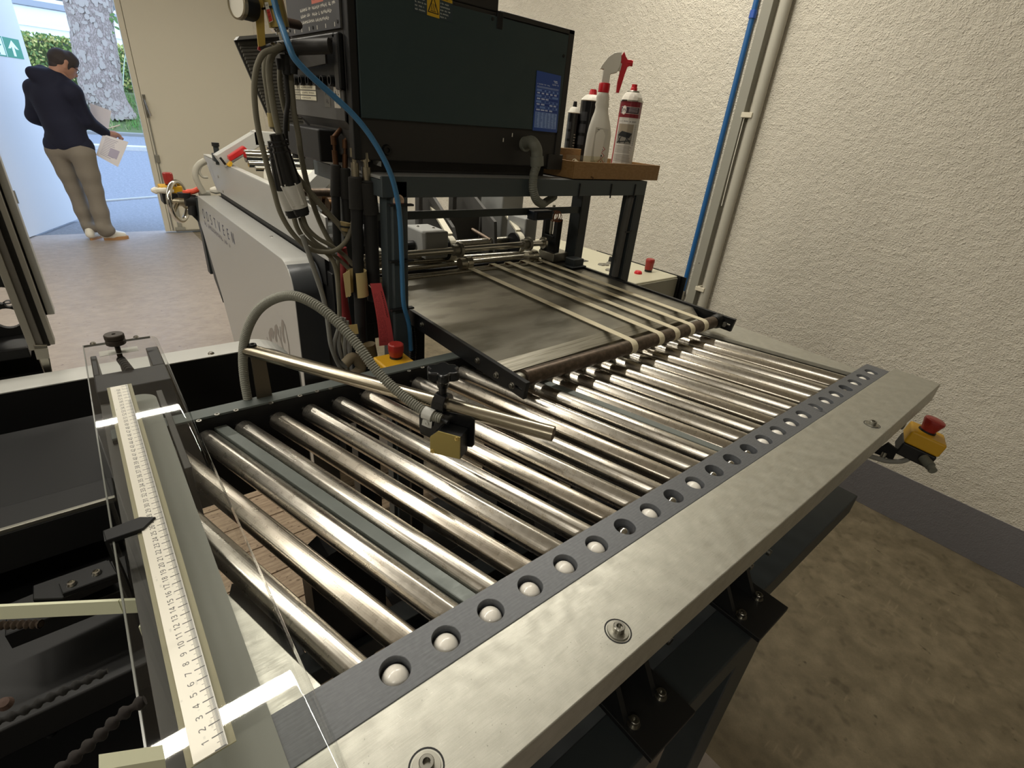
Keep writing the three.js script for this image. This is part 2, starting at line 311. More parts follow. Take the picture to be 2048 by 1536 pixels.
// closed leaf with its rebate strip, espagnolette and handle
const d2 = struct('door_2', B(XJ1 + 0.055, XJ1 + 1.25, 0.012, 2.5, ZW - 0.05, ZW, 0.002), M.door);
part(d2, 'rebate_strip', [B(XJ1, XJ1 + 0.05, 0.012, 2.5, ZW - 0.05, ZW - 0.002, 0.004), B(XJ1 + 0.05, XJ1 + 0.06, 0.012, 2.5, ZW - 0.05, ZW - 0.02, 0.001)], M.door);
part(d2, 'bolt_rod', rod(V(XJ1 + 0.075, 0.03, ZW + 0.012), V(XJ1 + 0.075, 1.2, ZW + 0.012), 0.006), M.zinc);
part(d2, 'handle', [B(XJ1 + 0.06, XJ1 + 0.09, 1.2, 1.42, ZW, ZW + 0.014, 0.004), rod(V(XJ1 + 0.075, 1.36, ZW + 0.014), V(XJ1 + 0.075, 1.36, ZW + 0.05), 0.009), sweep([V(XJ1 + 0.075, 1.37, ZW + 0.05), V(XJ1 + 0.085, 1.3, ZW + 0.055), V(XJ1 + 0.1, 1.22, ZW + 0.05)], 0.01, 12, 10)], M.chrome);
part(d2, 'bolt_guide', B(XJ1 + 0.055, XJ1 + 0.095, 0.76, 0.84, ZW, ZW + 0.022, 0.004), M.zinc);
part(d2, 'kick_strip', B(XJ1 + 0.1, XJ1 + 1.24, 0.012, 0.03, ZW, ZW + 0.02, 0.002), M.zinc);
part(d2, 'floor_bolt', [B(XJ1 + 0.13, XJ1 + 0.17, 0.03, 0.42, ZW, ZW + 0.02, 0.003), B(XJ1 + 0.1, XJ1 + 0.2, 0.03, 0.06, ZW, ZW + 0.03, 0.003)], M.trunk);
// open leaf, swung out; its inner face shows the escape sign
const hingeP = V(XJ0, 0, ZW + 0.01), leafEnd = V(-0.055, 0, -8.06), along = leafEnd.clone().sub(hingeP), leafW = along.length(); along.normalize();
const leafN = V(-along.z, 0, along.x);            // towards the viewer's side
if (leafN.x < 0) leafN.negate();
const d1 = struct('door_1', slab([hingeP.clone().setY(0.012), leafEnd.clone().setY(0.012), leafEnd.clone().setY(2.5), hingeP.clone().setY(2.5)], 0.045, leafN.clone().negate(), [], 0.002), M.doorout);
for (const y of [0.35, 2.1]) part(d1, 'hinge', rod(hingeP.clone().addScaledVector(leafN, 0.012).setY(y), hingeP.clone().addScaledVector(leafN, 0.012).setY(y + 0.12), 0.012), M.zinc);
{ // escape sign: running figure, arrow
  const t = canvasTex(512, 256, (g, w, h) => {
    g.fillStyle = '#0b8a62'; g.fillRect(0, 0, w, h); g.fillStyle = '#f2faf6'; g.fillRect(14, 18, 226, 220);
    g.fillStyle = '#0b8a62'; g.beginPath(); g.arc(158, 60, 20, 0, 7); g.fill();
    g.lineWidth = 26; g.lineCap = 'round'; g.strokeStyle = '#0b8a62'; const L = (...p) => { g.beginPath(); g.moveTo(p[0], p[1]); for (let i = 2; i < p.length; i += 2) g.lineTo(p[i], p[i + 1]); g.stroke(); };
    g.lineWidth = 34; L(138, 100, 110, 150); g.lineWidth = 16; L(142, 96, 182, 122, 208, 108); L(130, 96, 92, 96, 76, 126); g.lineWidth = 20; L(110, 156, 152, 178, 158, 224); L(104, 160, 84, 196, 40, 200);
    g.fillStyle = '#f2faf6'; g.fillRect(254, 0, 8, h); g.beginPath(); g.moveTo(388, 26); g.lineTo(470, 140); g.lineTo(428, 136); g.lineTo(404, 110); g.lineTo(404, 232); g.lineTo(366, 232); g.lineTo(366, 110); g.lineTo(346, 136); g.lineTo(306, 140); g.closePath(); g.fill();
  });
  const P = (s, y) => hingeP.clone().addScaledVector(along, s).addScaledVector(leafN, 0.003).setY(y);
  const e = thing('exit_sign', 'green and white running figure and arrow sign on the open door leaf', 'sign');
  part(e, 'plate', slab([P(0.36, 1.63), P(0.93, 1.63), P(0.93, 1.80), P(0.36, 1.80)], 0.002, leafN), M.white);
  const o = leafN.clone().multiplyScalar(0.0026);
  part(e, 'print', sheet(P(0.36, 1.80).add(o), P(0.93, 1.80).add(o), P(0.93, 1.63).add(o), P(0.36, 1.63).add(o)), new THREE.MeshStandardMaterial({ map: t, roughness: 0.45 }));
}
// ceiling lamps: rows of LED battens along the machine's width
for (const [z, xs, row] of [[-4.42, [-3.5, -1.75, 0, 1.75], 'in the row nearer the doorway'], [-1.59, [-3.5, -1.75, 0, 1.75], 'in the row above the glue melter'], [1.25, [-3.5, -1.75], 'in the unseen row behind the roller table']]) for (const x of xs) {  // the third row is out of view, placed to light the near side
  const c = thing('ceiling_light', 'ceiling batten lamp ' + row + ', ' + { '-3.5': 'farthest from', '-1.75': 'third from', 0: 'second from', 1.75: 'nearest' }[x] + ' the plastered wall', 'lamp', [x, CEIL, z], 'ceiling batten lamps in rows');
  part(c, 'housing', B(x - 0.76, x + 0.76, CEIL - 0.07, CEIL, z - 0.05, z + 0.05, 0.006), M.white);
  const bars = []; for (let i = 0; i < 36; i++) { const bx = x - 0.735 + (i + 0.5) * 0.0408; bars.push(B(bx - 0.012, bx + 0.012, CEIL - 0.076, CEIL - 0.0695, z - 0.034, z + 0.034, 0)); }
  part(c, 'diffuser', bars, new THREE.MeshStandardMaterial({ color: 0xffffff, emissive: LAMPCOLOR, emissiveIntensity: 10, roughness: 0.6 }));
  const l = new THREE.RectAreaLight(LAMPCOLOR, LAMP, 1.5, 0.08); l.position.set(x, CEIL - 0.08, z); l.lookAt(x, 0, z); scene.add(l);
}

// ---------- outdoors ----------
const ground = (name, prof, mat, x0 = -9, x1 = 11) => { // profile in z,y swept along x
  const gs = []; for (let i = 0; i + 1 < prof.length; i++) { const [za, ya] = prof[i], [zb, yb] = prof[i + 1]; gs.push(uvm(sheet(V(x0, yb, zb), V(x1, yb, zb), V(x1, ya, za), V(x0, ya, za), 1))); } return struct(name, gs, mat);
};
const yAt = (u, v, z) => sz(u, v, z).y;
const yk = yAt(300, 303, -13), yk2 = yAt(300, 294, -13.05), yp = yAt(285, 274, -14.6), yg = yAt(285, 267, -14.65);
ground('pavement', [[ZW - 0.02, -0.015], [-10.2, -0.012], [-13, yk], [-13, yk - 0.3]], M.asphalt);
struct('kerb', [B(-9, 11, yk - 0.1, yk2, -13.3, -13, 0.02)], M.kerb);
ground('sidewalk', [[-13.3, yk2 - 0.01], [-14.6, yp]], M.asphalt);
struct('kerb', [B(-9, 11, yp - 0.2, yg, -14.85, -14.6, 0.02)], M.kerbdark);
struct('drain_channel', slab([V(-0.45, -0.01, -9.06), V(4, -0.01, -11.4), V(4, -0.01, -11.44), V(-0.45, -0.01, -9.1)], 0.02, V(0, 1, 0)), M.kerb);
const yb0 = yg, yb1 = yAt(265, 190, -16.6);
ground('lawn_bank', [[-14.8, yb0], [-16.6, yb1], [-19.5, yb1 + 0.2]], M.soil);
function tuft(gs, at, h, n, spread) { for (let i = 0; i < n; i++) { const a = rr(0, 6.28), r = rr(0, spread), b = at.clone().add(V(Math.cos(a) * r, 0, Math.sin(a) * r)), tip = b.clone().add(V(rr(-0.4, 0.4) * h, h * rr(0.6, 1), rr(-0.2, 0.5) * h)); const s = V(Math.cos(a + 1.5) * h * 0.06, 0, Math.sin(a + 1.5) * h * 0.06); const g = new THREE.BufferGeometry(); g.setAttribute('position', new THREE.Float32BufferAttribute([b.x - s.x, b.y, b.z - s.z, b.x + s.x, b.y, b.z + s.z, tip.x, tip.y, tip.z], 3)); g.computeVertexNormals(); gs.push(g); } }
{
  const gs = [[], [], []];
  for (let i = 0; i < 900; i++) { const z = -14.9 - rnd() * 1.7, x = rr(-0.4, 3.4), y = mix(yb0, yb1, (-14.8 - z) / 1.8); tuft(gs[i % 3], V(x, y - 0.02, z), rr(0.08, 0.2), 4, 0.1); }
  gs.forEach((g, i) => { const m = raw(numbered('grass'), join(g), M.grassblade[i]); m.userData = { kind: 'stuff', label: ['bright green grass growing on the bank by the tree', 'light green grass growing on the bank by the tree', 'dry yellowish grass growing on the bank by the tree'][i], category: 'grass' }; scene.add(m); BASE.set(m, V(0, 0, 0)); });
  const yh = yAt(270, 97, -17.2);
  const hedge = thing('hedge', 'dense clipped green hedge behind the tree trunk', 'hedge', [1, yb1, -17.3]);
  part(hedge, 'stems', B(-3, 4.5, yb1, yh - 0.12, -17.7, -17.35, 0.02), M.soil);
  const lv = [[], [], [], []];
  for (let i = 0; i < 5200; i++) {
    const c = V(rr(-1.6, 3.4), rr(yb1 - 0.1, yh), -17.28 + rr(-0.14, 0.1)); if (i % 5 === 0) { c.y = yh + rr(-0.08, 0.05); c.z = -17.3 - rnd() * 0.4; } const a = rr(0.03, 0.065);
    const g = new THREE.PlaneGeometry(a * 0.7, a * 1.3); g.rotateX(rr(-1, 0.6)); g.rotateZ(rr(-1.6, 1.6)); g.rotateY(rr(-1, 1)); g.translate(c.x, c.y, c.z); lv[i % 4].push(g.toNonIndexed());
  }
  lv.forEach((g, i) => { const m = part(hedge, 'foliage', g, M.leaf[i]); m.userData.kind = 'stuff'; });
}
{ // plane tree: leaning trunk with a flared foot
  const rows = [[-40, 118, 226], [0, 121, 229.5], [30, 128, 231], [60, 136, 234], [100, 141, 240], [130, 146, 245], [165, 152, 254], [200, 163, 264], [222, 178, 277], [236, 186, 286]];
  const zt = -15.6, ctr = [], rad = []; for (const [v, a, b] of rows) { const p = sz((a + b) / 2 - (a + b > 400 ? 2 : 0), v, zt), q = sz(a, v, zt); ctr.push(p); rad.push(Math.min(0.7, Math.abs(p.x - q.x) * 0.92)); }
  const pos = [], uv = [], idx = [], m = 40, n = rows.length * 6;
  const c = new THREE.CatmullRomCurve3(ctr);
  for (let i = 0; i <= n; i++) { const t = i / n, p = c.getPoint(t), k = t * (rad.length - 1), k0 = Math.min(rad.length - 2, Math.floor(k)), r = mix(rad[k0], rad[k0 + 1], k - k0); for (let j = 0; j <= m; j++) { const a = (j % m) / m * 6.28319, w = 1 + 0.05 * noise2(Math.cos(a) * 2 + 9, p.y * 3 + Math.sin(a) * 2) + 0.02 * noise2(Math.cos(a) * 7, p.y * 9 + Math.sin(a) * 7); pos.push(p.x + Math.cos(a) * r * w, p.y, p.z + Math.sin(a) * r * w); uv.push(j / m * 3, p.y); } }
  for (let i = 0; i < n; i++) for (let j = 0; j < m; j++) { const a = i * (m + 1) + j, b = a + m + 1; idx.push(a, b, a + 1, a + 1, b, b + 1); }
  const g = new THREE.BufferGeometry(); g.setAttribute('position', new THREE.Float32BufferAttribute(pos, 3)); g.setAttribute('uv', new THREE.Float32BufferAttribute(uv, 2)); g.setIndex(idx); g.computeVertexNormals();
  const t = thing('tree', 'thick leaning plane tree trunk with mottled flaking bark outside the door', 'tree', [1.1, 0.8, -15.6]);
  part(t, 'trunk', g.toNonIndexed(), M.bark);
  const fl = []; for (let i = 0; i < 260; i++) { const k = rnd(), p = c.getPoint(k), a = rr(0.2, 2.94), r = rad[Math.min(9, Math.round(k * 9))] * 1.0; const o = circ(V(p.x + Math.cos(a) * r * 0.99, p.y, p.z + Math.sin(a) * r * 0.99), V(-Math.sin(a), 0, Math.cos(a)), V(0.1, 1, 0).normalize(), rr(0.02, 0.06), 7, rr(0.03, 0.07)); fl.push(slab(o, 0.012, V(Math.cos(a), 0, Math.sin(a)))); }
  const m2 = part(t, 'bark_flakes', fl, S(160, 147, 130, 0.95)); m2.userData.kind = 'stuff';
}
{ // the house across the street
  const z = -20, P = (u, v) => sz(u, v, z);
  const y0 = P(170, 88).y, y1 = P(170, 30).y, ys = P(170, 24).y, yw0 = P(170, 18).y;
  const b = thing('building', 'white rendered house across the street with white framed windows', 'building', [1, 0.5, z]);
  part(b, 'wall', [B(-6, 12, y0, y1, z - 0.3, z, 0.02)], M.facade);
  part(b, 'basement_wall', B(-6, 12, 0, y0, z - 0.6, z - 0.25, 0), M.facadedark, 'dark recessed basement wall');
  part(b, 'string_course', B(-6, 12, mix(y0, y1, 0.35), mix(y0, y1, 0.38), z, z + 0.03, 0.005), M.facade);
  part(b, 'sill', B(-6, 12, y1, yw0, z - 0.3, z + 0.06, 0.01), M.sill);
  part(b, 'upper_wall', [B(-6, 12, yw0 + 1.6, yw0 + 4.5, z - 0.3, z - 0.05, 0.02), ...[-6, -1.2, 1.1, 3.6].map((x) => B(x, x + 0.35, yw0, yw0 + 1.6, z - 0.3, z - 0.06, 0.01))], M.facadedark);
  for (const [xa, xb] of [[-5.6, -1.25], [-0.82, 1.05], [1.5, 3.55], [4, 6]]) {
    const w = part(b, 'window', [B(xa, xb, yw0, yw0 + 0.09, z - 0.25, z - 0.08, 0.01), B(xa, xb, yw0 + 1.5, yw0 + 1.6, z - 0.25, z - 0.08, 0.01), B(xa, xa + 0.09, yw0, yw0 + 1.6, z - 0.25, z - 0.08, 0.01), B(xb - 0.09, xb, yw0, yw0 + 1.6, z - 0.25, z - 0.08, 0.01)], M.winframe);
    part(w, 'pane', B(xa + 0.06, xb - 0.06, yw0 + 0.06, yw0 + 1.54, z - 0.2, z - 0.19, 0), M.glassdark);
  }
}
{ // weeds before the white wall
  const specs = [['slender bare grey green weed stem at the edge of the hedge', [[246, 170], [248, 130], [252, 104], [255, 92]], 0], ['leafy weed with small dark leaves on a thin stem before the white wall', [[210, 100], [206, 80], [204, 62], [202, 56]], 8], ['thin twig with dark hanging leaves by the door edge', [[262, 95], [246, 62], [236, 46], [228, 35]], 9]];
  for (const [label, pts, n] of specs) {
    const w = thing('weed', label, 'plant', sz(pts[0][0], pts[0][1], -15.4).toArray(), undefined); const q = pts.map(([u, v]) => sz(u, v, -15.4));
    part(w, 'stem', sweep(q, 0.012, 20, 6), n ? S(90, 84, 64, 0.9) : S(170, 180, 150, 0.8));
    for (let i = 0; i < n; i++) { const c = new THREE.CatmullRomCurve3(q).getPoint(rr(0.35, 1)).add(V(rr(-0.16, 0.16), rr(-0.1, 0.1), rr(-0.02, 0.05))), d = V(rr(-1, 1), rr(-1, 0.4), 0.2).normalize(); part(w, 'leaf', slab(circ(c, d, V(-d.y, d.x, 0.2).normalize(), 0.06, 8, 0.025), 0.002, V(0, 0, 1)), M.leaf[2]); }
  }
}
// ---------- roller table ----------
const TT = 1.04, RT = 1.025, RR = 0.0148, SKEW = 0.285, PITCH = 0.0514, ZI = -0.274;
const rollerDir = V(-SKEW, 0, -1).normalize();
const table = thing('roller_table', 'skewed roller table with an aluminium fence bar and a perforated ball rail', 'roller table', [0.7, 0, -0.5]);
{
  const zFar = -0.757, zNear = -0.235;
  const at = (i, z, y = RT - RR) => V(0.0985 + i * PITCH - SKEW * (-0.284 - z), y, z);
  const len = (zNear - zFar) * Math.sqrt(1 + SKEW * SKEW);
  const rg = new THREE.LatheGeometry([[0.0001, 0], [RR * 0.45, 0], [RR * 0.5, 0.003], [RR * 0.85, 0.003], [RR * 0.94, 0.0012], [RR, 0.004], [RR, len - 0.003], [RR * 0.9, len], [0.0001, len]].map((p) => new THREE.Vector2(...p)), 40);
  const cg = toCreasedNormals(rg, 0.5); { const u = cg.attributes.uv, p = cg.attributes.position; for (let i = 0; i < u.count; i++) u.setY(i, p.getY(i)); }
  const ag = new THREE.CylinderGeometry(0.005, 0.005, 0.03, 12); ag.translate(0, -0.012, 0);
  const q = new THREE.Quaternion().setFromUnitVectors(V(0, 1, 0), rollerDir.clone().negate());
  for (let i = -1; i < 24; i++) {
    let zf = zFar; if (i < 0) continue;
    const r = raw('roller', cg, i % 3 === 1 ? M.roller2 ?? (M.roller2 = M.roller.clone()) : M.roller); r.position.copy(at(i, zf)).sub(BASE.get(table));
    r.quaternion.copy(q).multiply(new THREE.Quaternion().setFromAxisAngle(V(0, 1, 0), i * 2.1)); table.add(r); BASE.set(r, BASE.get(table));
    const s = raw('axle', ag, M.bolt); r.add(s);
  }
  M.roller2.color.setRGB(0.93, 0.9, 0.86); M.roller2.map = M.roller.map.clone(); M.roller2.map.offset.set(0.3, 0.4); M.roller2.map.needsUpdate = true;
  // flat bars between the rollers
  for (const [i, w] of [[2.5, 0.0085], [12.5, 0.0085]]) { const a = at(i, -0.766, RT - 0.006), b = at(i, -0.25, RT - 0.006), s = V(1, 0, 0).multiplyScalar(w); part(table, 'flat_bar', slab([a.clone().sub(s), b.clone().sub(s), b.clone().add(s), a.clone().add(s)], 0.012, V(0, -1, 0), [], 0.0008), M.galv); }
  // rear rail with screw holes
  part(table, 'rear_rail', [B(-0.04, 1.36, TT - 0.004, TT, -0.795, -0.768, 0.001), B(-0.04, 1.36, 0.955, TT - 0.004, -0.795, -0.789, 0.001)], M.rail);
  part(table, 'bearing_strip', B(-0.04, 1.36, 0.955, TT - 0.0045, -0.773, -0.7685, 0.0005), M.black, 'black inner face of the rear rail');
  for (const [u, v] of [[398, 842], [434, 829], [472, 821], [542, 806], [600, 792], [634, 783], [661, 777], [818, 742], [845, 735]]) { const p = sy(u, v, TT); part(table, 'screw', lathe([[0.0001, 0.0002], [0.0016, 0.0002], [0.002, 0.0012], [0.0036, 0.0009], [0.0038, 0]], V(p.x, TT, p.z), V(0, 1, 0), 14), M.bolt); }
  // triangular end plates left by the skewed rollers
  const e = (x, z, y = RT - 0.001) => V(x, y, z);
  part(table, 'end_plate', slab([e(1.362, -0.26), e(1.362, -0.80), e(at(23.75, -0.80).x, -0.80), e(at(23.75, -0.26).x, -0.26)], 0.008, V(0, -1, 0), [], 0.0008), M.alu);
  part(table, 'end_plate', slab([e(-0.02, -0.26), e(at(-0.62, -0.26).x, -0.26), e(at(-0.62, -0.44).x, -0.44), e(-0.02, -0.44)], 0.008, V(0, -1, 0), [], 0.0008), M.alu);
  part(table, 'side_beam', [B(1.345, 1.362, 0.93, RT - 0.01, -0.8, -0.15, 0.001)], M.rail);
  // ball rail: dark plastic bar bored through for every ball
  const x0 = -0.02, x1 = 1.372, holes = [], cs = [];
  for (let k = 0; k < 24; k++) { const c = V(0.1195 + k * 0.0524, TT, -0.2495); cs.push(c); holes.push(circ(c, V(1, 0, 0), V(0, 0, 1), 0.0135, 40)); }
  const railCuts = [-0.02, 1.005, 1.285, 1.372];
  for (let s = 0; s < 3; s++) { const a = railCuts[s] + (s ? 0.0006 : 0), b = railCuts[s + 1] - 0.0002; part(table, 'ball_rail', slab([V(a, TT, ZI), V(a, TT, -0.2262), V(b, TT, -0.2262), V(b, TT, ZI)], 0.016, V(0, -1, 0), holes.filter((h, k) => cs[k].x > a && cs[k].x < b), 0.0005), M.pvc); }
  // aluminium fence bar with its bolts and washers
  part(table, 'fence_bar', B(-0.03, 1.405, TT - 0.042, TT + 0.0015, -0.2258, -0.134, 0.0015), M.alu);
  for (const [u, v] of [[1236, 1262], [1744, 849], [853, 1534]]) {
    const p = sy(u, v, TT + 0.0015); p.y = TT + 0.0015;
    const w = part(table, 'washer', lathe([[0.0042, 0], [0.0105, 0], [0.0108, 0.0006], [0.0105, 0.0016], [0.0042, 0.0018]], p, V(0, 1, 0), 32), M.zinc);
    part(w, 'bolt', capScrew(p.clone().setY(p.y + 0.0016), V(0, 1, 0), 0.0058, 0.006), M.bolt);
    part(w, 'bore', lathe([[0.0122, 0.00006], [0.0136, 0.00006]], p.clone().setY(TT + 0.0016), V(0, 1, 0), 32), M.black);
  }
  // below the bar: brackets, dark beam, leg
  part(table, 'support_beam', B(0.05, 1.30, 0.695, 0.75, -0.215, -0.16, 0.003), M.framed);
  part(table, 'under_beam', B(-0.05, 1.36, 0.955, TT - 0.045, -0.262, -0.2, 0.002), M.frame);
}
// brackets and bolts under the bar, table leg, lower frame
{
  for (const [xa, xb, bolts, side] of [[0.605, 0.697, [[1519, 1187], [1486, 1223]], [[1535, 1103], [1498, 1131]]], [0.352, 0.441, [[1324, 1382], [1270, 1437]], [[1335, 1278], [1281, 1328]]]]) {
    const b = part(table, 'mounting_bracket', [B(xa, xb, 0.848, 0.856, -0.205, -0.098, 0.001), slab([V(xa + 0.004, 0.856, -0.2), V(xb - 0.02, 0.856, -0.2), V(xb - 0.02, TT - 0.045, -0.2), V(xa + 0.004, TT - 0.045, -0.2)], 0.008, V(0, 0, 1), [], 0.0008), ...[xa + 0.004, xb - 0.03].map((x) => slab([V(x, 0.856, -0.192), V(x, 0.856, -0.14), V(x, 0.93, -0.185), V(x, 0.985, -0.185), V(x, 0.985, -0.192)], 0.008, V(1, 0, 0)))], M.black);
    for (const [u, v] of bolts) { const p = sy(u, v, 0.866); part(b, 'bolt', [capScrew(V(p.x, 0.8575, p.z), V(0, 1, 0), 0.0058, 0.0075), lathe([[0.004, 0], [0.0082, 0], [0.0082, 0.0015], [0.004, 0.0016]], V(p.x, 0.856, p.z), V(0, 1, 0), 20)], M.bolt); }
    for (const [u, v] of side) { const p = sz(u, v, -0.19); part(b, 'bolt', hexHead(p, V(0, 0, 1), 0.007, 0.006), M.bolt); }
  }
  part(table, 'beam', B(-0.25, 0.70, 0.79, 0.848, -0.165, -0.108, 0.003), M.framed);
  part(table, 'leg', [B(0.615, 0.70, 0, 0.79, -0.16, -0.112, 0.003)], M.framed);
  part(table, 'leg', [B(0.615, 0.70, 0, 0.85, -0.76, -0.70, 0.003)], M.framed);
  part(table, 'leg', [B(1.28, 1.34, 0, 0.95, -0.78, -0.72, 0.003)], M.framed);
  part(table, 'lower_rail', [B(-0.05, 1.34, 0.60, 0.64, -0.60, -0.555, 0.002)], M.framed);
  part(table, 'lower_rail', [B(-0.05, 1.34, 0.62, 0.66, -0.43, -0.37, 0.002)], M.framed);
  part(table, 'lower_rail', [B(0.10, 0.14, 0.45, 0.52, -0.75, -0.12, 0.002), B(0.30, 0.34, 0.55, 0.60, -0.75, -0.12, 0.002)], M.blackmetal);
  part(table, 'chain_guard', slab(rrect(V(0.20, 0.72, -0.62), V(1, 0, 0), V(0, 1, 0), 0.12, 0.3, 0.05), 0.05, V(0, 0, 1)), M.blackmetal); part(table, 'chain_guard', slab(rrect(V(0.235, 0.7, -0.33), V(1, 0, 0), V(0, 1, 0), 0.1, 0.34, 0.045), 0.06, V(0, 0, 1)), M.blackmetal);
  part(table, 'motor', [rod(V(0.62, 0.72, -0.52), V(0.86, 0.72, -0.46), 0.055), rod(V(0.6, 0.72, -0.525), V(0.62, 0.72, -0.52), 0.045)], M.framed);
  part(table, 'drip_tray', [B(0.45, 1.3, 0.50, 0.52, -0.75, -0.25, 0.002)], M.blackmetal);
  part(table, 'cable_clip', [rod(V(0.56, 0.8, -0.4), V(0.585, 0.83, -0.37), 0.012)], M.blue, 'bright blue clip');
}
// the balls: one in every bore, some of them steel
{
  const steelAt = new Set([7, 8, 11, 12, 13, 15, 21]), steels = new Set([6, 8, 10, 11, 12, 20]);
  const ord = ['first', 'second', 'third', 'fourth', 'fifth', 'sixth', 'seventh', 'eighth', 'ninth', 'tenth', 'eleventh', 'twelfth', 'thirteenth', 'fourteenth', 'fifteenth', 'sixteenth', 'seventeenth', 'eighteenth', 'nineteenth', 'twentieth', 'twenty-first', 'twenty-second', 'twenty-third', 'last'];
  const g = new THREE.SphereGeometry(0.0125, 36, 24).toNonIndexed(), gs = new THREE.SphereGeometry(0.0085, 32, 20).toNonIndexed();
  for (let k = 0; k < 24; k++) {
    const st = steels.has(k), m = raw(numbered('ball'), st ? gs : g, st ? M.chrome : M.ball);
    m.position.set(0.1195 + k * 0.0524, RT + (st ? 0.003 : 0.0018), -0.2495); scene.add(m);
    m.userData = { label: `${st ? 'shiny steel' : 'white plastic'} ball in the ${ord[k]} hole of the rail counted from the ruler end`, category: 'ball', group: 'balls in the holes of the rail' };
  }
}
// ---------- belt conveyor above the rollers ----------
const conv = thing('belt_conveyor', 'steel conveyor bed with five narrow cream belts around a dark end roller', 'conveyor', [0.87, 1.05, -0.9]);
{
  const yt = 1.075, bx0 = 0.540, bx1 = 1.2505;
  const bed = sheet(V(bx0, yt - 0.006, -1.204), V(bx1, yt - 0.006, -1.204), V(bx1, yt - 0.006, -0.685), V(bx0, yt - 0.006, -0.664), 1);
  part(conv, 'bed_plate', bed, M.bed);
  part(conv, 'bed_lip', [sheet(V(bx0, yt - 0.006, -0.664), V(bx1, yt - 0.006, -0.685), V(bx1 - 0.02, yt - 0.018, -0.652), V(bx0 + 0.012, yt - 0.018, -0.634), 1), sheet(V(bx0 + 0.012, yt - 0.018, -0.634), V(bx1 - 0.02, yt - 0.018, -0.652), V(bx1 - 0.02, yt - 0.03, -0.656), V(bx0 + 0.012, yt - 0.03, -0.638), 1)], M.bed);
  part(conv, 'bed_frame', B(bx0, bx1, yt - 0.03, yt - 0.01, -1.19, -0.74, 0.001), M.blackmetal);
  const slot = (X, z0, z1, y) => [V(X, y + 0.003, z0), V(X, y + 0.003, z1), V(X, y - 0.003, z1), V(X, y - 0.003, z0)];
  const side = (X) => slab([V(X, yt, -0.5586), V(X, yt, -1.312), V(X, yt - 0.035, -1.312), V(X, yt - 0.035, -0.563)], 0.008, V(1, 0, 0), [slot(X, -0.567, -0.587, yt - 0.0185)], 0.0006);
  const pl = part(conv, 'side_plate', side(0.532), M.blackmetal); part(conv, 'side_plate', side(1.25), M.blackmetal);
  for (const [u, v] of [[845, 649], [956, 721], [994, 750], [1025, 771]]) { const p = sx(u, v, 0.532); part(pl, 'bolt', [capScrew(p.clone().setX(0.5315), V(-1, 0, 0), 0.0048, 0.005), lathe([[0.003, 0], [0.0068, 0], [0.0068, 0.001], [0.003, 0.001]], p.clone().setX(0.532), V(-1, 0, 0), 18)], M.bolt); }
  const ry = 1.057, rz = -0.603;
  part(conv, 'end_roller', rod(V(0.566, ry, rz), V(1.222, ry, rz), 0.0158, 0.0158, 40), M.darkroller);
  part(conv, 'roller_bearing', [lathe([[0.0001, 0], [0.008, 0], [0.013, 0.006], [0.013, 0.016], [0.009, 0.024], [0.0001, 0.024]], V(0.541, ry, rz), V(1, 0, 0), 28)], M.zinc);
  part(conv, 'roller_bearing', [lathe([[0.0001, 0], [0.019, 0], [0.019, 0.012], [0.015, 0.022], [0.0001, 0.024]], V(1.25, ry, rz), V(-1, 0, 0), 28)], M.blackmetal);
  part(conv, 'adjusting_nut', [hexHead(V(1.249, ry - 0.002, rz + 0.022), V(-1, 0, 0), 0.007, 0.007)], M.zinc);
  // belts
  const rf = -1.245, R0 = 0.0168, r1 = 0.009;
  for (const [x, w] of [[0.8765, 0.0094], [0.976, 0.0094], [1.0395, 0.0092], [1.105, 0.0092], [1.1675, 0.009]]) {
    const out = []; for (let i = 0; i <= 16; i++) { const a = Math.PI / 2 - i / 16 * Math.PI; out.push(V(0, ry + R0 * Math.sin(a), rz + R0 * Math.cos(a))); }
    for (let i = 0; i <= 10; i++) { const a = -Math.PI / 2 - i / 10 * Math.PI; out.push(V(0, yt - 0.008 + r1 * Math.sin(a), rf + r1 * Math.cos(a))); }
    const inn = out.map((p) => { const c = p.z > -0.9 ? V(0, ry, rz) : V(0, yt - 0.008, rf); return p.clone().sub(c).setLength(p.clone().sub(c).length() - 0.0014).add(c); });
    const s = new THREE.Shape(out.map((p) => new THREE.Vector2(p.z, p.y))); s.holes.push(new THREE.Path(inn.map((p) => new THREE.Vector2(p.z, p.y))));
    const g = new THREE.ExtrudeGeometry(s, { depth: 2 * w, bevelEnabled: false }); g.applyMatrix4(new THREE.Matrix4().makeBasis(V(0, 0, 1), V(0, 1, 0), V(-1, 0, 0)).setPosition(x + w, 0, 0));
    part(conv, 'belt', uvm(g.toNonIndexed()), M.cream);
    part(conv, 'belt_pulley', rod(V(x - w, yt - 0.008, rf), V(x + w, yt - 0.008, rf), 0.0072), M.bronze);
  }
  part(conv, 'rear_shaft', [rod(V(0.54, yt - 0.008, rf), V(1.25, yt - 0.008, rf), 0.004), rod(V(0.54, yt - 0.004, -1.21), V(1.25, yt - 0.004, -1.21), 0.005), rod(V(0.54, yt, -1.29), V(1.23, yt, -1.29), 0.008)], M.steel);
  part(conv, 'end_block', [B(1.19, 1.272, yt, yt + 0.027, -1.265, -1.19, 0.002)], M.zinc); 
  part(conv, 'end_block', [B(1.212, 1.258, yt, yt + 0.025, -1.158, -1.112, 0.004), B(1.192, 1.259, yt, yt + 0.004, -1.15, -1.1, 0.001)], M.framed, 'dark grey end block');
